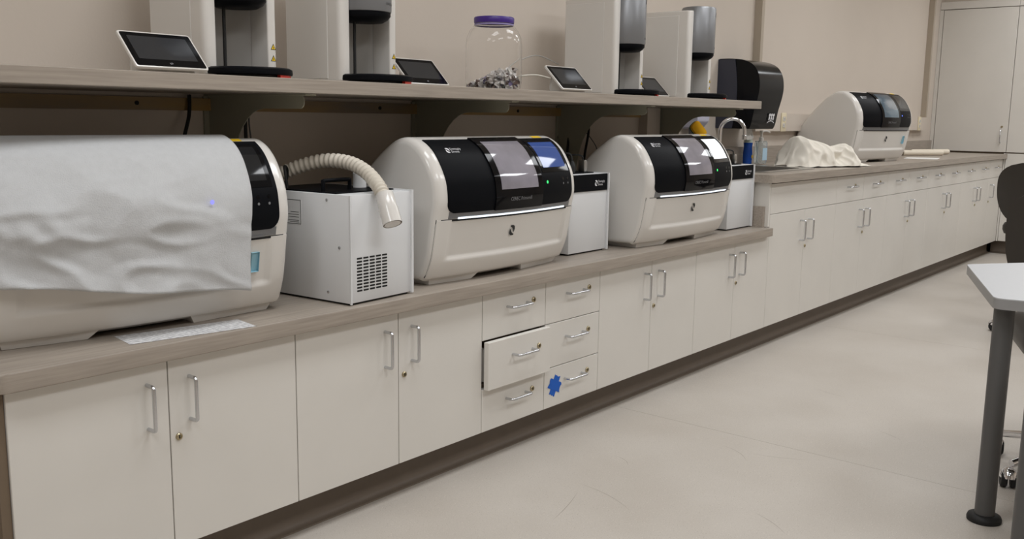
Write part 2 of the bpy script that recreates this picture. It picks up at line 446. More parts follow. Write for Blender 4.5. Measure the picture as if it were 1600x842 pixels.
# tall run: eleven doors wide
HW = (8.156 - 3.5199) / 11
HX = [3.5199 + HW * k for k in range(12)]
HITOP = 0.818
hi_lab = [('sink_cabinet', 'sink base cabinet with a plain false front over two doors', 0),
          ('base_cabinet', 'tall base cabinet with two drawers over two doors, beside the sink cabinet', 2),
          ('base_cabinet', 'tall base cabinet with two drawers over two doors, second after the sink cabinet', 4),
          ('base_cabinet', 'tall base cabinet with two drawers over two doors, third after the sink cabinet', 6),
          ('base_cabinet', 'tall base cabinet with two drawers over two doors, next to the single-door cabinet', 8),
          ('base_cabinet', 'single-door base cabinet with one drawer, in the corner by the tall wall cupboards', 10)]
for nm, lab, k in hi_lab:
    t = thing(nm, lab, 'cabinet', (0, 0, 0), 0, 'counter height base cabinets')
    xb = HX[min(k + 2, 11)] if k < 10 else HX[11]
    if k == 0:
        bm = bmesh.new(); x0, x1 = HX[0] + .0003, xb - .0003
        box(bm, x0, x0 + .018, TK + .001, .585, ZB - .004, HITOP - .001); box(bm, x1 - .018, x1, TK + .001, .585, ZB - .004, HITOP - .001)
        box(bm, x0 + .018, x1 - .018, TK + .001, .585, ZB - .004, ZB + .014); box(bm, x0 + .018, x1 - .018, TK + .001, TK + .02, ZB + .014, HITOP - .001)
        finish('body', bm, carc_m, t, smooth=False)
        mkbox('end_panel', lam_m, t, HX[0] - .0185, HX[0] - .0003 + .0, 0.001, 0.585, 0.606, HITOP - .001)
        front(t, 'false_front', HX[0], xb, ZD, ZH)
    else:
        mkbox('body', carc_m, t, HX[k] + .0003, xb - .0003, TK + .001, .585, ZB - .004, HITOP - .001)
        kk = (k, k + 1) if k < 10 else (k,)
        for j in kk:
            d = front(t, 'drawer', HX[j], HX[j + 1], ZD, ZH)
            hc = (HX[j] + HX[j + 1]) / 2 + 0.0
            handle(d, hc, 0.748, False); lock(d, hc + 0.07, 0.754, 0, 0.008)
    if k < 10:
        door_pair(t, HX[k], HX[k + 1], xb, ZB, ZD, 0.559)
    else:
        d = front(t, 'door', HX[10], HX[11], ZB, ZD); handle(d, HX[10] + .056, .559); lock(d, HX[10] + .025, .473)

# toe kick with coved vinyl foot
def cove(name, pts_fn, x0, x1):
    bm = bmesh.new()
    prof = [(0.12, 0.0), (0.052, 0.0), (0.053, 0.004), (0.062, 0.007), (0.070, 0.014), (0.074, 0.026), (0.075, ZB - 0.0045), (0.12, ZB - 0.0045)]
    prism(bm, prof, x0, x1, 'x')
    o = finish(name, bm, kick_m, None, angle=40); o['kind'] = 'structure'; return o
cove('baseboard_low', None, 0.0, 3.5195)
cove('baseboard_sink', None, 3.52, 8.2)
bm = bmesh.new()
prism(bm, [(-(8.156 - 0.12), 0)] and [(8.32, 0.0), (8.208, 0.0), (8.209, .004), (8.218, .007), (8.226, .014), (8.23, .026), (8.231, .1065), (8.32, .1065)], -1.9, 0.05, 'y')
o = finish('baseboard_end', bm, kick_m, None, angle=40); o['kind'] = 'structure'

# counters
def counter_edge_poly(x0, x1, y0, y1, rl):
    return rounded([(x0, y0), (x1, y0), (x1, y1), (x0, y1)], [rl, 0, 0, 0], 8)
bm = bmesh.new(); prism(bm, counter_edge_poly(-0.03, 3.5000, -0.028, 0.6085, 0.03), LOWTOP, 0.604, 'z', 0.003, 2)
lowc = finish('countertop', bm, top_m); tag(lowc, 'long low taupe laminate countertop carrying the milling machines', 'countertop')
mkbox('backsplash', top_m, lowc, -0.03, 3.28, 0.592, 0.6085, 0.6045, 0.70)
mkbox('side_splash', top_m, lowc, 3.4800, 3.4998, 0.018, 0.59, 0.6045, 0.704)
SX0, SX1, SY0, SY1 = 3.66, 4.22, 0.12, 0.47
bm = bmesh.new()
gx = [3.475, SX0, SX1, 8.1555]; gy = [-0.03, SY0, SY1, 0.6085]
gv = [[[bm.verts.new((x, y, z)) for y in gy] for x in gx] for z in (HITOP, 0.855)]
for i in range(3):
    for j in range(3):
        if (i, j) in ((1, 1), (0, 0)): continue
        for k in range(2): bm.faces.new((gv[k][i][j], gv[k][i + 1][j], gv[k][i + 1][j + 1], gv[k][i][j + 1]))
def side(a, b): bm.faces.new((gv[0][a[0]][a[1]], gv[0][b[0]][b[1]], gv[1][b[0]][b[1]], gv[1][a[0]][a[1]]))
for i in range(3):
    side((i, 3), (i + 1, 3)); side((3, i), (3, i + 1))
    if i: side((i, 0), (i + 1, 0)); side((0, i), (0, i + 1))
for a, b in (((1, 1), (2, 1)), ((2, 1), (2, 2)), ((2, 2), (1, 2)), ((1, 2), (1, 1))): side(a, b)
arcs = [[bm.verts.new((3.475 + .03 - .03 * math.cos(a), -.03 + .03 - .03 * math.sin(a), z)) for a in [PI / 2 * q / 7 for q in range(8)]] for z in (HITOP, .855)]
for k in range(2): bm.faces.new([gv[k][0][1]] + arcs[k] + [gv[k][1][0], gv[k][1][1]])
for q in range(7): bm.faces.new((arcs[0][q], arcs[0][q + 1], arcs[1][q + 1], arcs[1][q]))
bm.faces.new((gv[0][0][1], arcs[0][0], arcs[1][0], gv[1][0][1])); bm.faces.new((arcs[0][7], gv[0][1][0], gv[1][1][0], arcs[1][7]))
bmesh.ops.delete(bm, geom=[gv[0][0][0], gv[1][0][0]], context='VERTS')
hic = finish('countertop', bm, top_m); tag(hic, 'long taupe laminate countertop with the sink set into it', 'countertop')
bm = bmesh.new(); box(bm, 3.52, 8.1555, 0.591, 0.6085, 0.8555, 0.955)
finish('backsplash', bm, top_m, hic)

# sink
t = thing('sink', 'stainless steel drop-in sink set into the counter', 'sink', (0, 0, 0.855))
bm = bmesh.new()
ro = rounded([(SX0 - .04, SY0 - .045), (SX1 + .03, SY0 - .045), (SX1 + .03, SY1 + .05), (SX0 - .04, SY1 + .05)], 0.04, 6)
ri = rounded([(SX0 + .02, SY0 + .015), (SX1 - .02, SY0 + .015), (SX1 - .02, SY1 - .01), (SX0 + .02, SY1 - .01)], 0.06, 6)
def ring(poly, z): return [bm.verts.new((a, b, z)) for a, b in poly]
L = [ring(ro, 0.0005), ring(ro, 0.004), ring([((a - 3.99) * .985 + 3.99, (b - .3) * .98 + .3) for a, b in ro], 0.006), ring(ri, 0.004), ring(ri, -0.012),
     ring([((a - 3.99) * .95 + 3.99, (b - .295) * .93 + .295) for a, b in ri], -0.16)]
n = len(ro)
for a, b in zip(L, L[1:]):
    for k in range(n): bm.faces.new((a[k], a[(k + 1) % n], b[(k + 1) % n], b[k]))
bm.faces.new(L[-1])
finish('basin', bm, steel_m, t, angle=50)
bm = bmesh.new(); lathe(bm, [(0.04, 0), (0.04, 0.003), (0.03, 0.003), (0.028, 0.001)], 20)
finish('drain', bm, chrome_m, t, loc=(3.99, .30, -0.159))
# faucet
t = thing('faucet', 'chrome gooseneck faucet behind the sink', 'faucet', (3.935, 0.497, 0.8608))
bm = bmesh.new(); lathe(bm, [(0.026, 0), (0.026, .012), (0.016, .02), (0.014, .05)], 24); finish('base', bm, mirror_m, t)
pts = [(0, 0, 0.045), (0, 0, 0.10), (0, 0, 0.17)] + [(0.034 * (1 - math.cos(a)), -0.055 * (1 - math.cos(a)), .185 + .07 * math.sin(a)) for a in [PI * k / 16 for k in range(1, 17)]] + [(0.068, -0.11, 0.165)]
bm = bmesh.new(); tube(bm, pts, 0.0105, 14); finish('spout', bm, mirror_m, t, angle=60)
bm = bmesh.new(); lathe(bm, [(0.0125, 0), (0.0125, .022), (0.011, .024)], 18); finish('aerator', bm, chrome_m, t, loc=(0.068, -0.11, 0.145))
bm = bmesh.new(); tube(bm, [(0.012, 0, .035), (0.05, 0.0, .045), (.075, 0, .055)], lambda q: .006 - .002 * q, 10); finish('lever', bm, mirror_m, t)

# ------------------------------------------------------------------ shelf with brackets
t = thing('wall_shelf', 'long taupe laminate shelf on metal brackets above the milling machines', 'shelf', (0, 0, 0))
SHT, SHB, SHY = 1.2, 1.1635, 0.10
mkbox('shelf_board', top_m, t, -0.9, 3.575, SHY, 0.6085, SHB, SHT, 0.0015, 1)
for X in (0.015, 0.876, 1.736, 2.622, 3.424):
    b = thing('bracket', None, None); b.parent = t; del_keys = None
    COL.objects.unlink(b); bpy.data.objects.remove(b)
    bm = bmesh.new()
    arc = [(0.16 + .0, 1.128)] 
    # web plate in the yz plane
    poly = [(0.608, SHB - .006), (0.163, SHB - .006), (0.157, SHB - .018)]
    for k in range(0, 6): 
        a = k / 5 * PI / 2
        poly.append((0.157 + .02 * (1 - math.cos(a)), SHB - .022 - .018 * math.sin(a)))
    for k in range(0, 11):
        a = k / 10 * PI / 2
        poly.append((0.335 + .17 * math.sin(a), SHB - .04 - .26 * (1 - math.cos(a))))
    poly += [(0.515, SHB - .40), (0.608, SHB - .40)]
    prism(bm, poly, X - .0015, X + .0015, 'x')
    box(bm, X - .018, X + .018, .602, .6085, SHB - .40, SHB - .006)
    box(bm, X - .018, X + .018, .130, .602, SHB - .006, SHB - .0006)
    ob = finish('bracket', bm, brk_m, t, smooth=False)
    for zz in (SHB - .03, SHB - .14, SHB - .33):
        b2 = bmesh.new(); lathe(b2, [(0.005, 0), (0.005, .002), (.003, .003)], 12)
        for v in b2.verts: v.co = Vector((v.co.x, -v.co.z, v.co.y))
        finish('screw', b2, chrome_m, ob, loc=(X - .01, .602, zz))

# ------------------------------------------------------------------ milling machines
PROF = [(.082, .014), (.060, .03), (.036, .08), (.024, .13), (.012, .2), (.004, .24), (.002, .27), (.012, .324), (.048, .384), (.085, .417),
        (.13, .437), (.165, .442), (.205, .436), (.25, .413), (.32, .357), (.40, .27), (.45, .20), (.465, .14), (.465, .014)]
_fine = spline([(a, b, 0) for a, b in PROF], 10)
_len = [0.0]
for a, b in zip(_fine, _fine[1:]): _len.append(_len[-1] + (b - a).length)
STOT = _len[-1]
def prof_at(s):
    s = max(0, min(STOT - 1e-6, s))
    lo, hi = 0, len(_len) - 1
    while hi - lo > 1:
        m = (lo + hi) // 2
        if _len[m] <= s: lo = m
        else: hi = m
    t = (s - _len[lo]) / (_len[hi] - _len[lo])
    p = _fine[lo].lerp(_fine[hi], t); return p.x, p.y
def s_at(h):   # front side only
    i = 0
    while _fine[i].y < h: i += 1
    a, b = _fine[i - 1], _fine[i]
    return _len[i - 1] + (_len[i] - _len[i - 1]) * (h - a.y) / (b.y - a.y)
MW = 0.72; BOW = 0.034
def F(x, s, off=0.0):
    d, h = prof_at(s)
    d2, h2 = prof_at(s + .004); d1, h1 = prof_at(s - .004)
    tx, tz = d2 - d1, h2 - h1; l = math.hypot(tx, tz) or 1
    nx, nz = -tz / l, tx / l          # outward normal (front: -y)
    R = 0.022; e = MW / 2 - abs(x)
    if e < R: off = off - (R - math.sqrt(max(0, R * R - (R - e) ** 2)))
    w = max(0.0, min(1.0, 1 - d / .26)); w = w * w * (3 - 2 * w)
    by = BOW * (2 * x / MW) ** 2 * w
    return Vector((x, d + by + nx * off, h + nz * off))
def xs_list(n=14):
    e = [0, .002, .005, .009, .014, .022]
    mid = [-.33] + [-.32 + .64 * k / n for k in range(n + 1)] + [.33]
    L = [-MW / 2 + a for a in e]
    return L + mid + [-a for a in L[::-1]]
def shell_mesh():
    bm = bmesh.new(); NS = 72
    xs = xs_list(); rows = []
    for i in range(NS + 1):
        s_ = STOT * i / NS
        rows.append([bm.verts.new(F(x, s_, -.012 if (abs(x) < .335 and .03 < prof_at(s_)[1] < .192 and s_ < STOT * .4) else 0)) for x in xs])
    for a, b in zip(rows, rows[1:]):
        for k in range(len(xs) - 1): bm.faces.new((a[k], a[k + 1], b[k + 1], b[k]))
    bm.faces.new([r[0] for r in rows]); bm.faces.new([r[-1] for r in rows][::-1])
    for k in range(len(xs) - 1): bm.faces.new((rows[0][k], rows[-1][k], rows[-1][k + 1], rows[0][k + 1]))
    for f in bm.faces:
        f.normal_update()
        c = f.calc_center_median()
        if abs(c.x) > MW / 2 - .001: f.material_index = 1
    return bm
def patch_mesh(xa, xb, s0, s1, off=.002, th=.004, rb=0.0, rt=0.0, nx=16, ns=12, sk0=0.0, sk1=0.0, fn=None):
    """patch of the front surface; sk = sideways lean between bottom and top"""
    bm = bmesh.new(); ss = []
    if rb: ss += [s0 + rb * (1 - math.cos(k / 6 * PI / 2)) for k in range(6)]
    a, b = s0 + rb, s1 - rt
    ss += [a + (b - a) * k / ns for k in range(ns + 1)]
    if rt: ss += [s1 - rt + rt * math.sin(k / 6 * PI / 2) for k in range(1, 7)]
    rows = []
    for s in ss:
        ins = 0
        if rb and s < s0 + rb: q = (s0 + rb - s); ins = rb - math.sqrt(max(0, rb * rb - q * q))
        if rt and s > s1 - rt: q = (s - s1 + rt); ins = max(ins, rt - math.sqrt(max(0, rt * rt - q * q)))
        f = (s - s0) / (s1 - s0)
        l, r = xa + sk0 * f + ins, xb + sk1 * f - ins
        rows.append([(l + (r - l) * k / nx, s) for k in range(nx + 1)])
    V = [[bm.verts.new(F(x, s, off + (fn(x, s) if fn else 0))) for x, s in r] for r in rows]
    for a, b in zip(V, V[1:]):
        for k in range(nx): bm.faces.new((a[k], a[k + 1], b[k + 1], b[k]))
    loop = [(r, 0) for r in range(len(rows))] + [(len(rows) - 1, k) for k in range(1, nx + 1)] + [(r, nx) for r in range(len(rows) - 2, -1, -1)] + [(0, k) for k in range(nx - 1, 0, -1)]
    sk = [bm.verts.new(F(*rows[r][k], off - th)) for r, k in loop]
    m = len(loop)
    for i in range(m):
        r, k = loop[i]; r2, k2 = loop[(i + 1) % m]
        bm.faces.new((V[r][k], V[r2][k2], sk[(i + 1) % m], sk[i]))
    return bm
def surf_fn(x0, s0, off):
    return lambda a, b: F(x0 + a, s0 + b, off)

def sm(t): t = max(0, min(1, t)); return t * t * (3 - 2 * t)
def tray(x, s):
    _, h = prof_at(s)
    fx = sm((0.305 - abs(x)) / .014); fh = sm((h - .075) / .014)
    return -0.009 * fx * fh * (0.25 + .75 * sm((.235 - h) / .14))
_mm = {}
def cached(key, fn):
    return fn()
S_VB, S_VT = s_at(.222), s_at(.4325)
def milling_machine(label, loc, rz, screen='off', led=None, lit=False, win=win_m, sticker=False):
    t = thing('milling_machine', label, 'milling machine', loc, rz)
    finish('housing', shell_mesh(), [wht_m, side_m], t, angle=30)
    # dark patch painting the shade in the lower panel's gap, then the panel itself
    finish('panel_gap_shade', patch_mesh(-.352, .352, s_at(.022), s_at(.2035), .0006, .002, nx=44, ns=30, fn=lambda x, s: -.0115 if (abs(x) < .338 and .033 < prof_at(s)[1] < .193) else 0), dark_m, t)
    lp = finish('front_panel', patch_mesh(-.3505, .3505, s_at(.0235), s_at(.2015), .0022, .004, nx=70, ns=40, fn=tray), wht_m, t, angle=60)
    bm = bmesh.new(); emblem_on(bm, .034, surf_fn(-.02, s_at(.148), -.0015)); finish('emblem', bm, ink_m, lp, smooth=False)
    # trim bar
    finish('trim_bar', patch_mesh(-.312, .312, s_at(.205), s_at(.226), .0012, .003, nx=24, ns=5), silver_m, t)
    finish('light_strip', patch_mesh(-.275, .275, s_at(.2035), s_at(.2085), .0035, .004, nx=24, ns=2), bar_m if lit else silver_m, t)
    # visor
    vz = finish('visor', patch_mesh(-.322, .318, S_VB, S_VT, .003, .005, rb=.03, nx=40, ns=24), blk_m, t, angle=50)
    bm = bmesh.new(); f0 = surf_fn(-.268, s_at(.402), .0036)
    emblem_on(bm, .02, f0)
    text_on(bm, 'Dentsply', .0125, lambda a, b: f0(a + .011, b + .002)); text_on(bm, 'Sirona', .0125, lambda a, b: f0(a + .011, b - .0095))
    finish('brand_print', bm, logo_m, vz, smooth=False)
    dr = finish('chamber_door', patch_mesh(-.13, .112, s_at(.2215), S_VT + .002, .0075, .008, nx=24, ns=24), gblk_m, t, angle=50)
    wn = finish('window', patch_mesh(-.104, .085, s_at(.283), s_at(.421), .0082, .002, nx=20, ns=16), win, dr, angle=50)
    bm = bmesh.new(); f1 = surf_fn(-.062, s_at(.248), .0079); text_on(bm, 'CEREC Primemill', .0155, f1); finish('model_print', bm, lgrey_m, dr, smooth=False)
    cp = finish('display_bezel', patch_mesh(.128, .305, s_at(.325), s_at(.424), .0042, .003, nx=12, ns=10), gblk_m, t)
    finish('screen', patch_mesh(.142, .292, s_at(.34), s_at(.4185), .0047, .001, nx=12, ns=10), {'off': scr_o, 'blue': scr_b, 'white': scr_w}[screen], cp)
    if led:
        bm = bmesh.new(); f2 = surf_fn(.148, s_at(.295), .0036)
        vs = [bm.verts.new(f2(.005 * math.cos(2 * PI * k / 14), .005 * math.sin(2 * PI * k / 14))) for k in range(14)]; bm.faces.new(vs)
        finish('power_light', bm, led, vz, smooth=False)
    for xx in (.255, .288):
        for hh, mm in ((.302, gblk_m), (.286, lgrey_m)):
            bm = bmesh.new(); f2 = surf_fn(xx, s_at(hh), .0036)
            r = .0055 if mm is gblk_m else .0035
            vs = [bm.verts.new(f2(r * math.cos(2 * PI * k / 10), r * math.sin(2 * PI * k / 10))) for k in range(10)]; bm.faces.new(vs)
            finish('sensor', bm, mm, vz, smooth=False)
    finish('warning_label', patch_mesh(.232, .284, s_at(.4355), s_at(.4402), .0012, .001, nx=4, ns=2), yel_m, t)
    # feet
    for x0, x1, xi in ((-.322, -.15, -.125), (.322, .105, .09)):
        bm = bmesh.new()
        prism(bm, [(x0, 0.0006), (x1, 0.0006), (xi, .024), (x0 * 1.03, .024)], .1, .42, 'y')
        for v in bm.verts:
            if v.co.y < .2: v.co.y += BOW * (2 * v.co.x / MW) ** 2 - .022 - (.012 if v.co.z > .01 else 0)
        finish('foot', bm, wht_m, t, smooth=False)
    mkbox('underside', rub_m, t, -.30, .30, .12, .44, .006, .0145)
    if sticker:
        finish('asset_sticker', patch_mesh(.240, .264, s_at(.115), s_at(.165), .0028, .0005, nx=3, ns=3, fn=tray), lblue_m, lp)
    return t
M1 = milling_machine('milling machine mostly hidden under a draped white cloth', (.385, .045, .604), math.radians(-4), sticker=True)
M2 = milling_machine('white milling machine with black visor and lit blue screen', (1.590, -.022, .604), math.radians(1.5), 'blue', led_g, True)
M3 = milling_machine('white milling machine with black visor and fully white lit screen', (2.752, -.036, .604), 0, 'white', led_g, True)
M4 = milling_machine('white milling machine with dark screen and bluish window on the sink counter', (5.48, .09, .855), math.radians(-8), 'off', led_b, False, win_b, True)

# ------------------------------------------------------------------ cloth over the first machine
def cloth_cover():
    bm = bmesh.new(); NX, NV = 110, 90
    rot = Matrix.Rotation(math.radians(-4), 3, 'Z'); org = Vector((.385, .045, .604))
    s_top = STOT * .60
    s_low = s_at(.245)
    x0, x1 = -.375, .225
    rows = []
    for j in range(NV + 1):
        row = []
        for i in range(NX + 1):
            u = i / NX; v = j / NV
            x = x0 + (x1 - x0) * u
            hem = .150 - .072 * u + .004 * math.sin(u * 9)       # hem height above the counter
            s_back = s_top
            L1 = s_back - s_low; L2 = .245 - hem
            q = v * (L1 + L2)
            x += .012 * (1 - v) * u + .010 * math.sin(v * 5) * u * u
            xx = max(-MW / 2, min(MW / 2, x))
            if q < L1:
                p = F(xx, s_back - q, .0085); p.x = x; hang = 0
            else:
                p = F(xx, s_low, .0085); p.x = x; p.z -= (q - L1); hang = (q - L1) / .2
                p.y -= .004 * sm(hang)
            front = sm((v - .34) / .15)
            n1 = noise.noise(Vector((x * 9, v * 6, 1.3))); n2 = noise.noise(Vector((x * 5 + v * 7, v * 3 - x * 4, 4.2)))
            fold = abs(noise.noise(Vector((x * 6 - v * 4, v * 7 + x * 3, 9.1))))
            amp = front * (.35 + .65 * sm((v - .5) / .25)) * (1 - .5 * sm((u - .75) / .25))
            dimp = math.exp(-((u - .17) / .2) ** 2 - ((v - .78) / .07) ** 2)
            p.y -= amp * (max(0, .013 * n1 + .007) + .026 * (0.3 - fold if fold < .3 else 0) + .016 * dimp * (0.6 + noise.noise(Vector((x * 22, v * 14, 0)))))
            row.append(bm.verts.new(org + rot @ p))
        rows.append(row)
    for a, b in zip(rows, rows[1:]):
        for k in range(NX): bm.faces.new((a[k], a[k + 1], b[k + 1], b[k]))
    o = finish('cloth_cover', bm, cloth_m, None, angle=180)
    md = o.modifiers.new('thickness', 'SOLIDIFY'); md.thickness = .0012; md.offset = 1
    tag(o, 'white nonwoven cloth draped over the milling machine at the counter end', 'cloth')
    return o
cc = cloth_cover()
bm = bmesh.new(); lathe(bm, [(.0055, 0), (.0055, .001)], 14)
for v in bm.verts: v.co = Vector((v.co.x, -v.co.z, v.co.y))
finish('status_glow', bm, led_v, cc, loc=(.497, .024, .905))

# ------------------------------------------------------------------ suction units
def suction_unit(label, loc, rz, rear=False):
    t = thing('suction_unit', label, 'suction unit', loc, rz)
    w, dp, h = .248, .36, .296
    mkbox('case', box_m, t, 0, w, .004, dp, .006, h, .002, 2)
    lip = bmesh.new()
    if rear:
        box(lip, w - .006, w + .002, -.002, dp, .004, h + .003); box(lip, 0, .005, -.001, .004, .004, h)
    else:
        box(lip, w - .004, w + .003, -.004, dp, .004, h + .003)
    finish('edge_panel', lip, box_m, t, smooth=False)
    mkbox('base_foot', rub_m, t, .01, w - .01, .012, dp - .01, .0005, .006)
    bm = bmesh.new(); lathe(bm, [(.010, 0), (.010, .008), (.007, .011)], 14)
    o = finish('side_knob', bm, rub_m, t, loc=((w + .002) if rear else 0, .045, .15)); o.rotation_euler = (0, PI / 2 if rear else -PI / 2, 0)
    tp_ = mkbox('top_plate', blk_m, t, .01, w - .012, .06, dp - .01, h, h + .004, .001, 1)
    if rear:
        bm = bmesh.new()
        for c in range(5):
            for r in range(11):
                x = .027 + c * .0245; z = .035 + r * .0088
                poly = rounded([(x, z), (x + .0205, z), (x + .0205, z + .0048), (x, z + .0048)], .0024, 3)
                prism(bm, poly, .0036, .0042, 'y')
        tag(finish('vent_slots', bm, dark_m, t, smooth=False), kind='stuff')
        for yy, zz in ((.085, .28), (.04, .155), (.085, .03)):
            bm = bmesh.new(); lathe(bm, [(.0042, 0), (.0042, .0015), (.002, .0025)], 12)
            o = finish('screw', bm, chrome_m, t, loc=(0, yy, zz)); o.rotation_euler = (0, -PI / 2, 0)
        sk = mkbox('rating_label', box_m, t, -.0006, 0, .185, .30, .205, .275)
        bm = bmesh.new()
        for q in ((.187, .298, .272, .2735), (.187, .298, .2065, .208), (.187, .1885, .208, .272), (.2965, .298, .208, .272), (.195, .235, .225, .2265), (.195, .24, .232, .2335), (.195, .228, .239, .2405), (.195, .238, .216, .2175), (.195, .232, .2115, .213)):
            box(bm, -.0009, -.0005, q[0], q[1], q[2], q[3])
        finish('print_lines', bm, ink_m, sk, smooth=False)
        bm = bmesh.new(); tube(bm, spline([(.02, .12, h + .003), (.02, .12, h + .026), (.028, .12, h + .032), (.112, .12, h + .032), (.12, .12, h + .026), (.12, .12, h + .003)], 5), .0055, 10)
        finish('carry_handle', bm, blk_m, t)
        bm = bmesh.new(); lathe(bm, [(.019, 0), (.019, .040), (.017, .042)], 24); finish('spigot', bm, box_m, t, loc=(.19, .15, h + .0045))
    else:
        pn = mkbox('name_panel', blk_m, t, 0.001, w - .006, 0, .0042, h - .062, h + .001, .001, 1)
        fn = lambda a, b: Vector((a, -.0006, b))
        bm = bmesh.new(); g = lambda a, b: fn(.165 + a, h - .033 + b)
        emblem_on(bm, .022, g); text_on(bm, 'Dentsply', .0125, lambda a, b: g(a + .012, b + .002)); text_on(bm, 'Sirona', .0125, lambda a, b: g(a + .012, b - .0095))
        finish('brand_print', bm, logo_m, pn, smooth=False)
        for x, y in ((.11, .075), (.145, .10)):
            bm = bmesh.new(); lathe(bm, [(.013, 0), (.014, .022), (.010, .036), (.006, .044)], 14); finish('plug', bm, rub_m, t, loc=(x, y, h + .0035))
        bm = bmesh.new(); box(bm, .185, .205, .07, .10, h + .0035, h + .05, .003); finish('connector', bm, steel_m, t)
        bm = bmesh.new(); lathe(bm, [(.009, 0), (.009, .03), (.007, .034)], 14); finish('fitting', bm, mat('tan fitting', srgb(214, 182, 120), .5), t, loc=(.06, .11, h + .0035))
        bm = bmesh.new(); tube(bm, spline([(.11, .075, h + .045), (.105, .085, h + .075), (.07, .13, h + .07), (.045, .2, h + .03), (.05, .26, h + .015)], 8), .0042, 8); finish('cable', bm, rub_m, t)
        bm = bmesh.new(); tube(bm, spline([(.195, .085, h + .05), (.19, .09, h + .066), (.16, .13, h + .066), (.13, .2, h + .03), (.14, .27, h + .012)], 8), .003, 8); finish('cable', bm, rub_m, t)
    return t
U1 = suction_unit('white suction unit with slotted vent grille and cream hose', (.888, -.006, .604), math.radians(4), True)
U2 = suction_unit('white suction unit with black name panel between the two lit milling machines', (2.052, .122, .604), 0)
U3 = suction_unit('white suction unit with black name panel against the tall sink cabinet', (3.222, .072, .604), 0)
# hose lying over the unit
t = thing('suction_hose', 'cream corrugated hose with white cuff arching over the vented suction unit', 'hose', (0, 0, 0))
hp = spline([(.868, .35, .927), (.905, .318, .938), (.945, .27, .963), (.982, .205, .981), (1.002, .13, .978), (1.004, .06, .956), (.992, -.002, .922), (.984, -.036, .89)], 26)
bm = bmesh.new(); N = len(hp)
tube(bm, hp, lambda q: .0185 + .0024 * math.sin(q * 2 * PI * 34), 18); finish('corrugated_tube', bm, tube_m, t, angle=80)
a = Vector((.988, -.030, .902)); b = Vector((.977, -.074, .824)); dv = (b - a)
bm = bmesh.new()
pts = [a + dv * k for k in (0, .02, .5, .5001, .52, .9999, 1.0)]
rr = [.023, .0245, .025, .0265, .0265, .0265, .0255]
tube(bm, pts, lambda q: rr[min(6, int(round(q * 6)))], 24, cap=False)
tube(bm, [b, b - dv * .3], .0225, 24, cap=True)
finish('cuff', bm, wht_m, t, angle=60)
# loop of black cord by machine 1's flank
bm = bmesh.new(); tube(bm, spline([(.880, .245, .909), (.872, .24, .94), (.880, .255, .965), (.900, .27, .957), (.906, .28, .93), (.902, .29, .909)], 8), .004, 8)
tag(finish('cord_loop', bm, rub_m), 'small loop of black cord on top of the vented suction unit', 'cord')

# sheet under machine 1
bm = bmesh.new(); prism(bm, [(-.15, -.05), (.15, -.05), (.15, .05), (-.15, .05)], 0, .0004)
o = finish('printed_sheet', bm, print_m, None, smooth=False, loc=(.435, .05, .6044)); o.rotation_euler = (0, 0, math.radians(-9))
tag(o, 'printed paper sheet on the low counter tucked under the draped machine', 'paper')

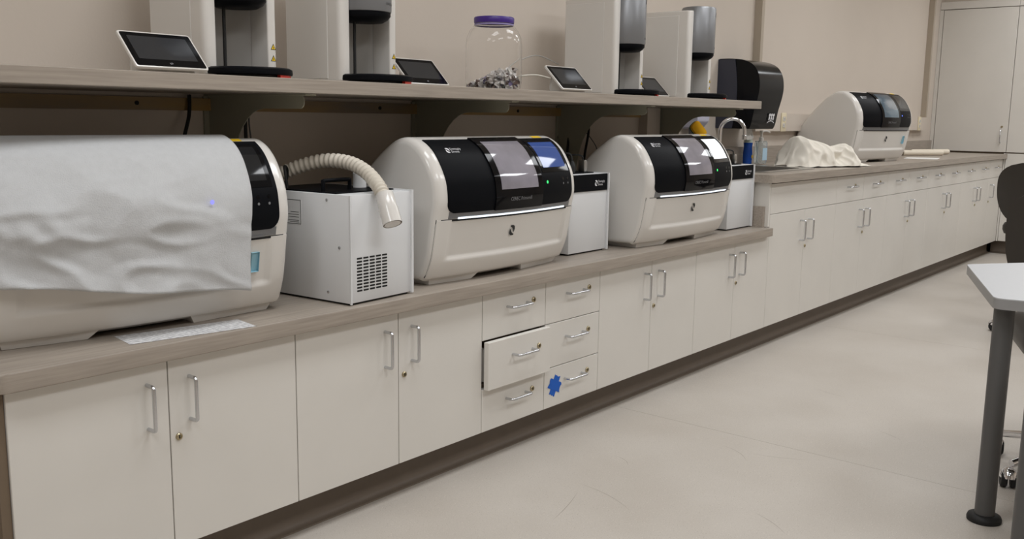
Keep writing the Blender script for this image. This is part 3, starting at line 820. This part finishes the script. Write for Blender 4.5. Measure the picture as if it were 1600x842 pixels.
# ------------------------------------------------------------------ furnaces on the shelf
def furnace(label, loc):
    t = thing('sintering_furnace', label, 'furnace', loc)
    w, dp, h = .222, .255, .388
    aw, bw = .036, .03
    r = .012
    cx, R = .112, .077
    outer = rounded([(0, 0), (aw, 0), (aw, .10), (w - bw, .10), (w - bw, 0), (w, 0), (w, dp), (0, dp)], [.02, .006, .02, .02, .004, .012, .02, .02], 5)
    bm = bmesh.new(); prism(bm, outer, .004, h, 'z', .006, 3)
    cs = finish('casing', bm, wht_m, t, angle=40)
    mkbox('side_panel', side_m, t, -.0015, 0.001, .055, dp - .01, .012, h - .02, .0015, 1)
    # curved grey liner of the chamber
    bm = bmesh.new(); n = 16
    vs = []
    for z in (.02, h - .17):
        vs.append([bm.verts.new((aw + .001 + (w - aw - bw - .002) * k / n, .100 - .028 * (abs(2 * k / n - 1)) ** 2.2, z)) for k in range(n + 1)])
    for k in range(n): bm.faces.new((vs[0][k], vs[0][k + 1], vs[1][k + 1], vs[1][k]))
    finish('chamber_liner', bm, grey_m, t, angle=60)
    bm = bmesh.new(); tube(bm, [(.080, .03, .024), (.080, .03, h - .18)], .0045, 10); finish('lift_rod', bm, rub_m, t)
    # head: silver drum
    bm = bmesh.new(); lathe(bm, [(R - .006, .205), (R - .001, .207), (R, .212), (R, .402), (R - .004, .408), (R - .02, .411)], 48); finish('head', bm, silver_m, t, loc=(cx, .018, 0), angle=40)
    bm = bmesh.new(); lathe(bm, [(.052, .178), (.066, .186), (R - .003, .196), (R - .003, .206)], 48)
    hd = finish('head_ring', bm, blk_m, t, loc=(cx, .018, 0), angle=40)
    bm = bmesh.new()
    def cyl(z0, a0): return lambda a, b: Vector((cx + (R + .0006) * math.sin(a0 + a / R), .018 - (R + .0006) * math.cos(a0 + a / R), z0 + b))
    g = cyl(.375, math.radians(20)); emblem_on(bm, .02, g)
    text_on(bm, 'Dentsply', .011, lambda a, b: g(a + .011, b + .001)); text_on(bm, 'Sirona', .011, lambda a, b: g(a + .011, b - .010))
    g2 = cyl(.226, math.radians(8)); text_on(bm, 'CEREC SpeedFire', .0095, g2)
    finish('brand_print', bm, ink_m, t, smooth=False)
    # base plate
    bm = bmesh.new(); lathe(bm, [(.112, .004), (.113, .008), (.112, .018), (.104, .022), (.06, .024)], 56); finish('base_plate', bm, blk_m, t, loc=(.12, -.012, .004), angle=50)
    bm = bmesh.new(); lathe(bm, [(.095, .0), (.095, .006)], 40); finish('base_foot', bm, rub_m, t, loc=(.12, -.012, .0006))
    bm = bmesh.new()
    for k in range(9):
        a0 = math.radians(-78 + k * 6); a1 = a0 + math.radians(6); c = (.12, -.012)
        q = [(c[0] + rr * math.cos(a), c[1] + rr * math.sin(a)) for rr, a in ((.097, a0), (.108, a0), (.108, a1), (.097, a1))]
        prism(bm, q, .0008, .0075)
    finish('red_accent', bm, red_m, t, smooth=False)
    # warning stickers on the right arm
    for zz in (.048, .078):
        bm = bmesh.new(); x0 = w - bw + .009
        prism(bm, [(x0, zz), (x0 + .017, zz), (x0 + .0085, zz + .016)], -.0004, 0.0, 'y'); s = finish('warning_sticker', bm, ink_m, t, smooth=False)
        bm = bmesh.new()
        prism(bm, [(x0 + .0028, zz + .0016), (x0 + .0142, zz + .0016), (x0 + .0085, zz + .0127)], -.0008, -.0004, 'y'); s2 = finish('sticker_field', bm, yel_m, s, smooth=False)
        bm = bmesh.new()
        prism(bm, [(x0 + .0075, zz + .0028), (x0 + .0095, zz + .0028), (x0 + .0090, zz + .0085), (x0 + .008, zz + .0085)], -.0011, -.0008, 'y'); finish('sticker_sign', bm, ink_m, s, smooth=False)
    return t
FZ = SHT
FUR = [furnace('white sintering furnace with silver head, beside the large freestanding tablet', (.628, .235, FZ)),
       furnace('white sintering furnace with silver head, next to the plastic jar', (1.07, .235, FZ)),
       furnace('white sintering furnace with silver head, between the jar and the last furnace', (2.488, .235, FZ)),
       furnace('white sintering furnace with silver head, at the shelf end by the towel dispenser', (3.085, .235, FZ))]

# tablets
def tablet(label, loc, rz=0):
    t = thing('tablet_display', label, 'tablet', loc, rz)
    w = .186; L = .118; an = math.radians(45); th = .007
    def P(a, b, c): # a across, b up the slope, c out of the face
        return Vector((a, .006 + b * math.cos(an) - c * math.sin(an), .006 + b * math.sin(an) + c * math.cos(an)))
    def slab(poly, c0, c1, bev=0):
        bm = bmesh.new(); prism(bm, poly, c0, c1, 'z', bev, 2)
        for v in bm.verts: v.co = P(*v.co)
        return bm
    rect = lambda m: rounded([(m, m), (w - m, m), (w - m, L - m), (m, L - m)], .006, 4)
    finish('frame', slab(rect(0), 0, th, .0015), wht_m, t, angle=50)
    g = finish('glass', slab(rect(.004), th, th + .0005), gblk_m, t, smooth=False)
    finish('screen', slab([(.018, .026), (w - .018, .026), (w - .018, L - .016), (.018, L - .016)], th + .0005, th + .0008), mat('tablet screen off', (.03, .031, .034, 1), .08), g, smooth=False)
    bm = bmesh.new(); emblem_on(bm, .008, lambda a, b: P(w / 2 + b, .014 + a, th + .0009)); finish('button_mark', bm, lgrey_m, g, smooth=False)
    bm = bmesh.new(); prism(bm, rounded([(.012, .0006), (.075, .0006), (.088, .01), (.076, .066)], [.002, .01, .01, .002], 3), .03, w - .03, 'x', .003, 2)
    finish('stand', bm, wht_m, t, angle=50)
    return t
tablet('large-looking black tablet display with white frame standing free of any furnace', (.383, .125, SHT))
tablet('black tablet display leaning beside the base of the furnace next to the jar', (1.403, .292, SHT))
tablet('black tablet display standing between the plastic jar and a furnace', (1.998, .125, SHT))
tablet('black tablet display squeezed between two furnaces near the shelf end', (2.85, .292, SHT))

# jar with scraps
jx, jy = 1.862, .335
t = thing('plastic_jar', 'large clear plastic jar with purple lid on the shelf', 'jar', (jx, jy, SHT))
prof = [(.02, .006), (.085, .003), (.097, .010), (.1, .03), (.1, .16), (.097, .185), (.087, .208), (.073, .225), (.066, .232), (.066, .236)]
bm = bmesh.new()
inner = [(r - .0012, z if i > 1 else z + .0012) for i, (r, z) in enumerate(prof)]
lathe(bm, prof + inner[::-1], 56, cap=False)
bm.faces.ensure_lookup_table()
rings_n = 56
bm.verts.ensure_lookup_table()
bm.faces.new([bm.verts[k] for k in range(56)][::-1]); last = len(bm.verts) - 56
bm.faces.new([bm.verts[last + k] for k in range(56)])
finish('jar_body', bm, glass_m, t, angle=60)
bm = bmesh.new(); lathe(bm, [(.0665, .234), (.0705, .2345), (.0715, .24), (.0715, .252), (.069, .2555), (.06, .256)], 56); ld = finish('lid', bm, pur_m, t, angle=40)
bm = bmesh.new(); lathe(bm, [(.0685, .226), (.0705, .227), (.0705, .231), (.0685, .232)], 56, cap=False); finish('neck_ring', bm, mat('pale violet plastic', srgb(150, 140, 190), .3), t)
bm = bmesh.new()
scr = [mat('paper scrap white', srgb(226, 222, 218), .7), mat('paper scrap brown', srgb(120, 100, 92), .6), mat('paper scrap violet', srgb(140, 130, 170), .6), mat('paper scrap silver', (.6, .6, .62, 1), .3, .7)]
for k in range(620):
    r = .088 * math.sqrt(random.random()); a = random.random() * 2 * PI
    x = r * math.cos(a); y = r * math.sin(a)
    top = .012 + .05 * sm((x * .64 - y * .77 + .09) / .13)
    z = .010 + random.random() * top
    s = .006 + random.random() * .007
    M = Matrix.Rotation(random.random() * 6.3, 3, Vector((random.random() - .5, random.random() - .5, random.random() - .5)).normalized())
    q = [Vector((-s, -s * .6, 0)), Vector((s, -s * .6, s * .3)), Vector((s, s * .6, 0)), Vector((-s, s * .6, s * .4))]
    vs = [bm.verts.new(Vector((x, y, max(z, .009))) + M @ p) for p in q]
    f = bm.faces.new(vs); f.material_index = random.choice((0, 0, 0, 0, 0, 0, 0, 1, 2, 3))
for v in bm.verts:
    v.co.z = max(v.co.z, .0065); rr_ = math.hypot(v.co.x, v.co.y)
    if rr_ > .096: v.co.x *= .096 / rr_; v.co.y *= .096 / rr_
o = finish('paper_scraps', bm, scr, None, smooth=False, loc=(jx, jy, SHT))
tag(o, 'heap of small crumpled paper and foil scraps inside the clear jar', 'scraps', kind='stuff')

# cables
def cable(pts, r, label, m=rub_m, group=None, n=8):
    bm = bmesh.new(); tube(bm, spline(pts, 8), r, n)
    return tag(finish('cable', bm, m), label, 'cable', group)
cable([(.80, .585, 1.16), (.79, .575, 1.10), (.755, .56, 1.0), (.74, .56, .80), (.74, .56, .66)], .0055, 'black power cable hanging behind the cloth-draped machine, before the first bracket')
cable([(.985, .575, 1.15), (.978, .57, 1.08), (.975, .565, .95), (.975, .565, .66)], .0055, 'thick black cable hanging just past the first shelf bracket')
cable([(1.005, .585, 1.15), (.998, .58, 1.08), (1.01, .58, .95), (1.01, .58, .66)], .0025, 'thin grey cable hanging beside the thick one past the first bracket', leg_m)
cable([(2.70, .575, 1.16), (2.66, .56, 1.10), (2.62, .55, 1.0), (2.60, .55, .8), (2.60, .55, .66)], .0055, 'thick black cable hanging over the third bracket behind the suction unit')
cable([(2.80, .58, 1.16), (2.79, .56, 1.06), (2.735, .54, .95), (2.70, .54, .75), (2.70, .54, .66)], .0055, 'black cable curving down just past the third bracket')
cable([(2.64, .592, 1.15), (2.72, .585, 1.09), (2.82, .57, 1.02), (2.87, .56, .94), (2.88, .56, .75), (2.88, .56, .66)], .0022, 'thin grey wire slanting down past the third bracket', leg_m)
cable([(2.12, .34, 1.2036), (2.06, .37, 1.205), (1.99, .35, 1.235), (1.985, .32, 1.255), (2.03, .275, 1.262), (2.075, .235, 1.25)], .0032, 'white cable looping out behind the tablet by the jar', mat('white cable', srgb(226, 222, 210), .5))
cable([(2.49, .515, 1.33), (2.38, .55, 1.36), (2.22, .55, 1.31), (2.12, .5, 1.24), (2.12, .42, 1.2045), (2.2, .36, 1.204)], .0026, 'thin grey cable arching from the furnace to the shelf behind the tablet', grey_m)

# ------------------------------------------------------------------ things on and above the sink counter
# towel dispenser
t = thing('towel_dispenser', 'smoky black paper towel dispenser mounted on the wall above the sink', 'towel dispenser', (4.095, .609, 1.062))
pr = [(0, 0), (-.20, 0), (-.212, .03), (-.225, .10), (-.245, .18), (-.25, .24), (-.238, .30), (-.205, .345), (-.15, .37), (-.08, .379), (0, .38)]
prs = [(a.x, a.y) for a in spline([(a, b, 0) for a, b in pr[1:]], 5)]
w = .315
bm = bmesh.new(); prism(bm, [(0, 0)] + prs, 0.004, w, 'x', .01, 3); finish('cover', bm, disp_m, t, angle=40)
bm = bmesh.new(); prism(bm, [(0, .002), (-.10, .002)] + [(-.10 - .02 * math.sin(k / 8 * PI), .002 + .374 * k / 8) for k in range(1, 8)] + [(-.10, .376), (0, .376)], -.001, .003, 'x'); finish('side_plate', bm, dside_m, t, smooth=False)
bm = bmesh.new()
g = lambda a, b: Vector((w - .085 + a, -.2165 - .0 + (-.16 * (b + .055 - .03)) * 1.0 - .003, .055 + b))
for k in range(3):
    for q in range(2):
        rr_ = .011 - q * .002; zc = .022 - q * .019
        vs = [bm.verts.new(g(-.026 + k * .026 + rr_ * math.cos(2 * PI * i / 14), zc + (rr_ * .8 if q == 0 else .011) * math.sin(2 * PI * i / 14))) for i in range(14)]; bm.faces.new(vs)
for k in range(9):
    a0 = -.045 + k * .01
    zf = lambda a: -.006 + .012 * (1 - (a / .047) ** 2) - .012
    bm.faces.new([bm.verts.new(g(a, b)) for a, b in ((a0, zf(a0) - .006), (a0 + .01, zf(a0 + .01) - .006), (a0 + .01, zf(a0 + .01) - .002), (a0, zf(a0) - .002))])
finish('emblem', bm, logo_m, t, smooth=False)
bm = bmesh.new(); nx = 24
top = [bm.verts.new((.07 + .13 * k / nx, -.13 - .006 * math.sin(k), .004)) for k in range(nx + 1)]
mid = [bm.verts.new((.07 + .13 * k / nx, -.135 - .004 * math.sin(k * .5), -.028)) for k in range(nx + 1)]
bot = [bm.verts.new((.07 + .13 * k / nx, -.14, -.055 + (.006 if k % 2 else 0) - .01 * math.sin(k / nx * PI))) for k in range(nx + 1)]
for a, b in ((top, mid), (mid, bot)):
    for k in range(nx): bm.faces.new((a[k], a[k + 1], b[k + 1], b[k]))
finish('paper_towel', bm, paper_m, t)
# soap dispenser on the wall
t = thing('soap_dispenser', 'pale lavender soap dispenser on the wall behind the faucet', 'soap dispenser', (3.70, .609, 1.06))
bm = bmesh.new(); prism(bm, rounded([(0, 0), (-.07, .01), (-.10, .04), (-.10, .17), (-.08, .2), (0, .2)], [0, .01, .02, .02, .02, 0], 4), 0, .13, 'x', .008, 3); finish('cover', bm, lav_m, t, angle=40)
bm = bmesh.new(); box(bm, .035, .095, -.085, -.03, -.03, .008, .004); finish('push_bar', bm, mat('grey plastic', srgb(120, 120, 126), .5), t)
# sponge
t = thing('scrub_sponge', 'yellow sponge with green scouring pad propped at the sink edge', 'sponge', (3.60, .44, .92))
t.location = (3.602, .455, .8604); 
hold = mkbox('sponge_caddy', steel_m, t, -.03, .03, -.02, .035, .0005, .17)
bm = bmesh.new(); prism(bm, rounded([(-.055, -.035), (.055, -.035), (.055, .035), (-.055, .035)], .02, 5), 0, .022, 'z', .004, 2)
sp = finish('sponge_body', bm, sponge_m, t, loc=(.005, 0.0, .195)); sp.scale = (.8, .8, .8); sp.rotation_euler = (math.radians(80), math.radians(48), math.radians(-35))
bm = bmesh.new(); prism(bm, rounded([(-.055, -.035), (.055, -.035), (.055, .035), (-.055, .035)], .02, 5), -.012, 0, 'z', .003, 2)
sp2 = finish('scouring_pad', bm, green_m, t, loc=sp.location); sp2.rotation_euler = sp.rotation_euler; sp2.scale = sp.scale
# bottles
t = thing('soap_bottle', 'blue labelled dish soap bottle with clear top behind the sink', 'bottle', (4.40, .552, .8555))
bm = bmesh.new(); lathe(bm, [(.02, 0), (.026, .004), (.027, .06), (.024, .10), (.027, .125)], 24); finish('bottle_body', bm, soapb_m, t)
bm = bmesh.new(); lathe(bm, [(.027, .125), (.022, .15), (.011, .17), (.011, .178)], 24); finish('shoulder', bm, mat('pale green plastic', srgb(196, 208, 196), .3), t)
bm = bmesh.new(); lathe(bm, [(.013, .178), (.013, .188), (.008, .193), (.006, .2)], 16); finish('cap', bm, wht_m, t)
bm = bmesh.new(); vs = [bm.verts.new((.005 + .011 * math.cos(k), -.0275, .045 + .011 * math.sin(k * 1.0) + .004 * math.sin(3 * k))) for k in [i * 2 * PI / 14 for i in range(14)]]; bm.faces.new(vs); finish('label_mark', bm, yel_m, t, smooth=False)
t = thing('sanitizer_bottle', 'clear hand sanitizer bottle with white pump beside the crumpled cloth', 'bottle', (4.435, .47, .8615))
t.location = (4.44, .49, .8610)
bm = bmesh.new(); prism(bm, rounded([(-.042, -.026), (.042, -.026), (.042, .026), (-.042, .026)], .018, 5), 0, .13, 'z', .012, 3); finish('bottle_body', bm, mat('clear gel bottle', (.85, .93, .95, 1), .05, trans=.85, ior=1.3), t)
mkbox('label', mat('sanitizer label', srgb(176, 205, 224), .5), t, -.03, .03, -.0268, -.0262, .02, .09)
bm = bmesh.new(); lathe(bm, [(.014, .129), (.014, .15), (.006, .152), (.006, .178), (.011, .179), (.011, .19)], 18); finish('pump', bm, wht_m, t)
bm = bmesh.new(); tube(bm, [(0, 0, .185), (.03, -.02, .187), (.045, -.03, .179)], .005, 10); finish('nozzle', bm, wht_m, t)

# crumpled cloth
def heap():
    """fabric hanging in folds from a crooked ridge, with a flat tail"""
    bm = bmesh.new(); NU, NT = 150, 34
    H = [(0, .012), (.06, .07), (.134, .166), (.18, .172), (.23, .16), (.378, .139), (.50, .112), (.537, .116), (.62, .128), (.66, .13), (.695, .085), (.756, .045), (.866, .024), (.95, .012), (1, .004)]
    def hat(u):
        for (a, p), (b, q) in zip(H, H[1:]):
            if a <= u <= b: return p + (q - p) * (u - a) / (b - a)
    def ridged(a, b): return 1 - 2.6 * abs(noise.noise(Vector((a, b, 2.7))))
    sheets = []
    for sgn in (-1, 1):
        rows = []
        for i in range(NU + 1):
            u = i / NU; h = hat(u); row = []
            ry = .02 * math.sin(u * 7) - .03 * u
            base = (.055 + .55 * h) * (1.0 if sgn < 0 else .8)
            for k in range(NT + 1):
                t = k / NT
                x = .62 * (u + (u - .42) * .16 * t * (1 - u))
                y = ry + sgn * base * (t ** .8)
                z = h * (1 - t ** 1.25)
                w = math.sin(PI * min(1, t * 1.0)) * .8 + .25 * t
                f = ridged(u * 7.5 + .9 * t, 1.5 * t + sgn * 3) ; f2 = ridged(u * 15 - 1.6 * t, 2 * t + sgn * 7)
                amp = min(1, h / .1)
                y += sgn * amp * w * (.030 * f + .010 * f2)
                z += amp * w * (.016 * f + .005 * f2) * (1 - t)
                z = max(z, .0012 + .004 * t * (1 + f) * amp)
                row.append(bm.verts.new((x, y, z)))
            rows.append(row)
        for a, b in zip(rows, rows[1:]):
            for k in range(NT): bm.faces.new((a[k], a[k + 1], b[k + 1], b[k]))
    bmesh.ops.remove_doubles(bm, verts=bm.verts, dist=.0003)
    return bm
bm = heap()
for v in [v for v in bm.verts if not v.link_faces]: bm.verts.remove(v)
o = finish('crumpled_cloth', bm, cot_m, None, angle=180, loc=(4.315, .285, .8558)); o.rotation_euler = (0, 0, math.radians(-22))
tag(o, 'crumpled heap of cream white cloth on the counter beside the sink', 'cloth')

# rolls and papers behind machine 4
for (lx, ly, rz, L, lab) in ((7.02, .335, -32, .38, 'white paper roll lying on the far counter, nearer the counter edge'), (7.33, .37, -25, .42, 'white paper roll lying behind another roll on the far counter')):
    bm = bmesh.new(); tube(bm, [(-L / 2, 0, 0), (L / 2, 0, 0)], .021, 20, cap=False); tube(bm, [(-L / 2, 0, 0), (L / 2, 0, 0)], .014, 20, cap=False)
    vs = list(bm.verts)
    o = finish('paper_roll', bm, cream_m, None, loc=(lx, ly, .8765)); o.rotation_euler = (0, 0, math.radians(rz)); tag(o, lab, 'paper roll', 'paper rolls on the far counter')
bm = bmesh.new(); prism(bm, [(-.16, -.11), (.16, -.11), (.16, .11), (-.16, .11)], 0, .0005)
o = finish('paper_sheet', bm, paper_m, None, smooth=False, loc=(6.42, .16, .8554)); o.rotation_euler = (0, 0, math.radians(12)); tag(o, 'loose white paper sheet on the counter beside the unlit machine', 'paper')

# outlets on the raceway / wall
def outlet(x, y, z, lab):
    t = thing('power_outlet', lab, 'outlet', (x, y, z))
    mkbox('cover_plate', outl_m, t, -.036, .036, -.006, -.0003, -.057, .057, .002, 2)
    for zz in (-.02, .02):
        r = mkbox('socket', wht_m, t, -.016, .016, -.0085, -.006, zz - .013, zz + .013, .003, 2)
        bm = bmesh.new(); box(bm, -.008, -.006, -.0089, -.0084, zz - .005, zz + .006); box(bm, .006, .008, -.0089, -.0084, zz - .005, zz + .006); finish('slot', bm, dark_m, r, smooth=False)
outlet(4.90, .565, 1.10, 'ivory power outlet on the raceway beside the towel dispenser')
outlet(7.66, .565, 1.10, 'ivory power outlet on the raceway near the tall wall cupboards')

# ------------------------------------------------------------------ tall cupboards on the end wall
EX = 8.156
def end_front(parent, name, y0, y1, z0, z1):
    return mkbox(name, lam_m, parent, EX, EX + TK, y0 + .002, y1 - .002, z0 + .002, z1 - .002, .001, 1)
def end_handle(parent, y, z):
    pts = [(0, 0, -.05), (-.026, 0, -.05), (-.03, 0, -.044), (-.03, 0, .044), (-.026, 0, .05), (0, 0, .05)]
    bm = bmesh.new(); tube(bm, pts, .0045, 8); finish('handle', bm, chrome_m, parent, loc=(EX, y, z))
def end_lock(parent, y, z):
    bm = bmesh.new(); lathe(bm, [(.009, 0), (.009, .004), (.005, .004)], 16)
    o = finish('lock', bm, brass_m, parent, loc=(EX, y, z)); o.rotation_euler = (0, -PI / 2, 0)
EY = [.6085, -.016, -.607, -1.198, -1.789]
labs = ['tall wall cupboard door unit directly above the far end of the counter', 'tall wall cupboard unit second from the counter corner', 'tall wall cupboard unit third from the counter corner', 'tall wall cupboard unit fourth from the counter corner']
for k in range(4):
    y1, y0 = EY[k], EY[k + 1]
    t = thing('tall_cupboard', labs[k], 'cupboard', (0, 0, 0), 0, 'tall cupboards on the end wall')
    mkbox('body', carc_m, t, EX + TK + .001, XR - .002, y0 + .0005, y1 - .0005 , .107, 2.10)
    mkbox('header', lam_m, t, EX + .004, EX + TK + .0008, y0 + .001, y1 - .001, 2.078, 2.14)
    if k == 0: mkbox('scribe_strip', lam_m, t, EX + .0005, EX + TK, y1 - .031, y1, .868, 2.073)
    du = end_front(t, 'door', y0, y1 - (.033 if k == 0 else 0), .868, 2.073)
    end_handle(du, y0 + .052, 1.0); end_lock(du, y0 + .05, 1.083)
    if k == 0:
        end_front(t, 'filler_panel', y0, -.03 + .0, .111, .862) if False else None
        mkbox('filler_panel', lam_m, t, EX + .0005, EX + TK, y0 + .001, y0 + .014 - .03 + .03, .111, .862)
    else:
        dl = end_front(t, 'door', y0, y1, .111, .862)
        end_handle(dl, y0 + .052, .74)
struct('trim_4', wall_m, [(EX + .03, XR, -1.79, .6085, 2.141, CEIL)])

# ------------------------------------------------------------------ tables
def table(label, poly, legs, ztop=.65):
    t = thing('work_table', label, 'table', (0, 0, 0))
    rp = rounded(poly, .035, 6)
    bm = bmesh.new(); prism(bm, rp, ztop - .003, ztop); top = finish('table_top', bm, tab_m, t, smooth=False)
    bm = bmesh.new(); prism(bm, rp, ztop - .03, ztop - .0031); finish('edge_band', bm, tabe_m, top)
    for x, y in legs:
        bm = bmesh.new(); lathe(bm, [(.0265, .018), (.0265, ztop - .031)], 28); l = finish('leg', bm, leg_m, t, loc=(x, y, 0))
        bm = bmesh.new(); lathe(bm, [(.045, .0003), (.046, .008), (.043, .016), (.03, .021)], 32); finish('foot_disc', bm, rub_m, l, angle=50)
table('grey laminate table with dark post legs, its slanted edge facing the cabinets', [(2.59, -1.11), (1.985, -1.33), (2.13, -1.98), (3.45, -1.76)], [(2.06, -1.342), (3.06, -1.45), (2.20, -1.88), (3.2, -1.72)])
table('second grey table beside the slanted one, only a post leg showing', [(1.685, -1.478), (1.95, -1.475), (2.09, -2.05), (1.22, -2.12)], [(1.70, -1.503), (1.93, -1.53), (2.02, -2.0), (1.30, -2.08)])

# ------------------------------------------------------------------ swivel chairs
def swivel_chair(label, loc, rz, seat_z=.46, zoff=0.0, back=True, bh=.40, outer=None, low=.9):
    t = thing('swivel_chair' if back else 'swivel_stool', label, 'chair' if back else 'stool', loc, rz, 'black swivel chairs' if back else None)
    for k in range(5):
        a = 2 * PI * k / 5 + .3
        bm = bmesh.new()
        tube(bm, spline([(0.02 * math.cos(a), .02 * math.sin(a), .115), (.12 * math.cos(a), .12 * math.sin(a), .105), (.265 * math.cos(a), .265 * math.sin(a), .075)], 5), lambda q: .017 - .005 * q, 12)
        arm = finish('base_arm', bm, mirror_m, t)
        c = Vector((.27 * math.cos(a), .27 * math.sin(a), 0))
        bm = bmesh.new(); 
        for off in (-.014, .014):
            b2 = [(.006, -.009), (.024, -.009), (.027, -.005), (.027, .005), (.024, .009), (.006, .009)]
            rings = []
            for rr_, zz in b2:
                rings.append([bm.verts.new((c.x + rr_ * math.cos(q), c.y + off + zz, .0275 + rr_ * math.sin(q))) for q in [2 * PI * i / 18 for i in range(18)]])
            for p, q in zip(rings, rings[1:]):
                for i in range(18): bm.faces.new((p[i], p[(i + 1) % 18], q[(i + 1) % 18], q[i]))
        finish('caster_wheel', bm, rub_m, arm)
        bm = bmesh.new()
        R0 = .030
        rings = [[bm.verts.new((c.x + R0 * math.cos(b_) * math.cos(q), c.y + R0 * .95 * math.cos(b_) * math.sin(q), .034 + R0 * math.sin(b_))) for q in [2 * PI * i / 18 for i in range(18)]] for b_ in [PI / 2 * j / 6 for j in range(6)]]
        for p, q in zip(rings, rings[1:]):
            for i in range(18): bm.faces.new((p[i], p[(i + 1) % 18], q[(i + 1) % 18], q[i]))
        bm.faces.new(rings[-1])
        finish('caster_hood', bm, mirror_m, arm)
    bm = bmesh.new(); lathe(bm, [(.035, .09), (.035, .13), (.026, .135), (.026, .28), (.014, .28), (.014, seat_z - .03)], 20); finish('gas_column', bm, mirror_m, t, angle=40)
    # seat cushion
    bm = bmesh.new()
    pl = rounded([(-.23, -.22), (.23, -.22), (.21, .22), (-.21, .22)], .09, 7)
    lo = [(a * .93, b * .93) for a, b in pl]
    n = len(pl); rings = []
    for sc, z in ((.80, -.035), (.96, -.03), (1.0, -.005), (1.0, .02), (.96, .04), (.8, .05), (.4, .047)):
        rings.append([bm.verts.new((a * sc, b * sc, seat_z + z)) for a, b in pl])
    for p, q in zip(rings, rings[1:]):
        for i in range(n): bm.faces.new((p[i], p[(i + 1) % n], q[(i + 1) % n], q[i]))
    bm.faces.new(rings[0][::-1]); bm.faces.new(rings[-1])
    finish('seat', bm, leather_m, t, angle=60)
    if not back: return t
    # back support
    bm = bmesh.new(); tube(bm, spline([(0, .15, seat_z - .03), (0, .25, seat_z), (0, .268, seat_z + .10), (0, .262, seat_z + .2)], 6), .018, 10); finish('back_post', bm, rub_m, t)
    # padded back: outline wide and rounded at the top, narrowing downward
    def outline(v): # half width at height fraction v
        return .225 * math.sqrt(max(0.0, 1 - abs((v - .62) / (.38 if v > .62 else low)) ** 2.6))
    for nm, th0, th1, m in (('back_pad', -.03, .012, leather_m), ('back_shell', .012, .034, outer or rub_m)):
        bm = bmesh.new(); NV, NU = 22, 18
        def surf(u, v, off, grow):
            v_ = .01 + .98 * v
            hw = outline(v_) * grow + .004
            x = hw * u
            e = (1 - abs(u) ** 4) * (1 - abs(2 * v_ - 1) ** 6)
            z = seat_z + zoff + .10 + bh * v_
            y = .235 - .05 * (x / .22) ** 2 + .035 * math.sin(v_ * 2.4) * .6 + (off if nm == 'back_shell' or off > 0 else off * e)
            return Vector((x, y, z))
        g0 = 1.0 if nm == 'back_pad' else 1.03
        A = [[bm.verts.new(surf(2 * i / NU - 1, j / NV, th0, g0)) for i in range(NU + 1)] for j in range(NV + 1)]
        B = [[bm.verts.new(surf(2 * i / NU - 1, j / NV, th1, g0)) for i in range(NU + 1)] for j in range(NV + 1)]
        for j in range(NV):
            for i in range(NU):
                bm.faces.new((A[j][i], A[j][i + 1], A[j + 1][i + 1], A[j + 1][i])); bm.faces.new((B[j][i], B[j + 1][i], B[j + 1][i + 1], B[j][i + 1]))
        for j in range(NV):
            for s_ in (0, NU): bm.faces.new((A[j][s_], A[j + 1][s_], B[j + 1][s_], B[j][s_]))
        for i in range(NU):
            for s_ in (0, NV): bm.faces.new((A[s_][i], A[s_][i + 1], B[s_][i + 1], B[s_][i]))
        finish(nm, bm, m, t, angle=60)
    return t
swivel_chair('black padded swivel chair farther along the cabinets, its rounded back turned to the table', (6.2, -.722, 0), math.radians(74), .43, -.06, True, .40, leather_m, .64)
swivel_chair('black padded swivel chair just behind the table top', (4.9, -1.0, 0), math.radians(97), .40, -.17, True, .46, leather_m)
swivel_chair('swivel stool under the table of which only a chrome caster shows', (2.60, -1.49, 0), math.radians(200), .45, 0, False)
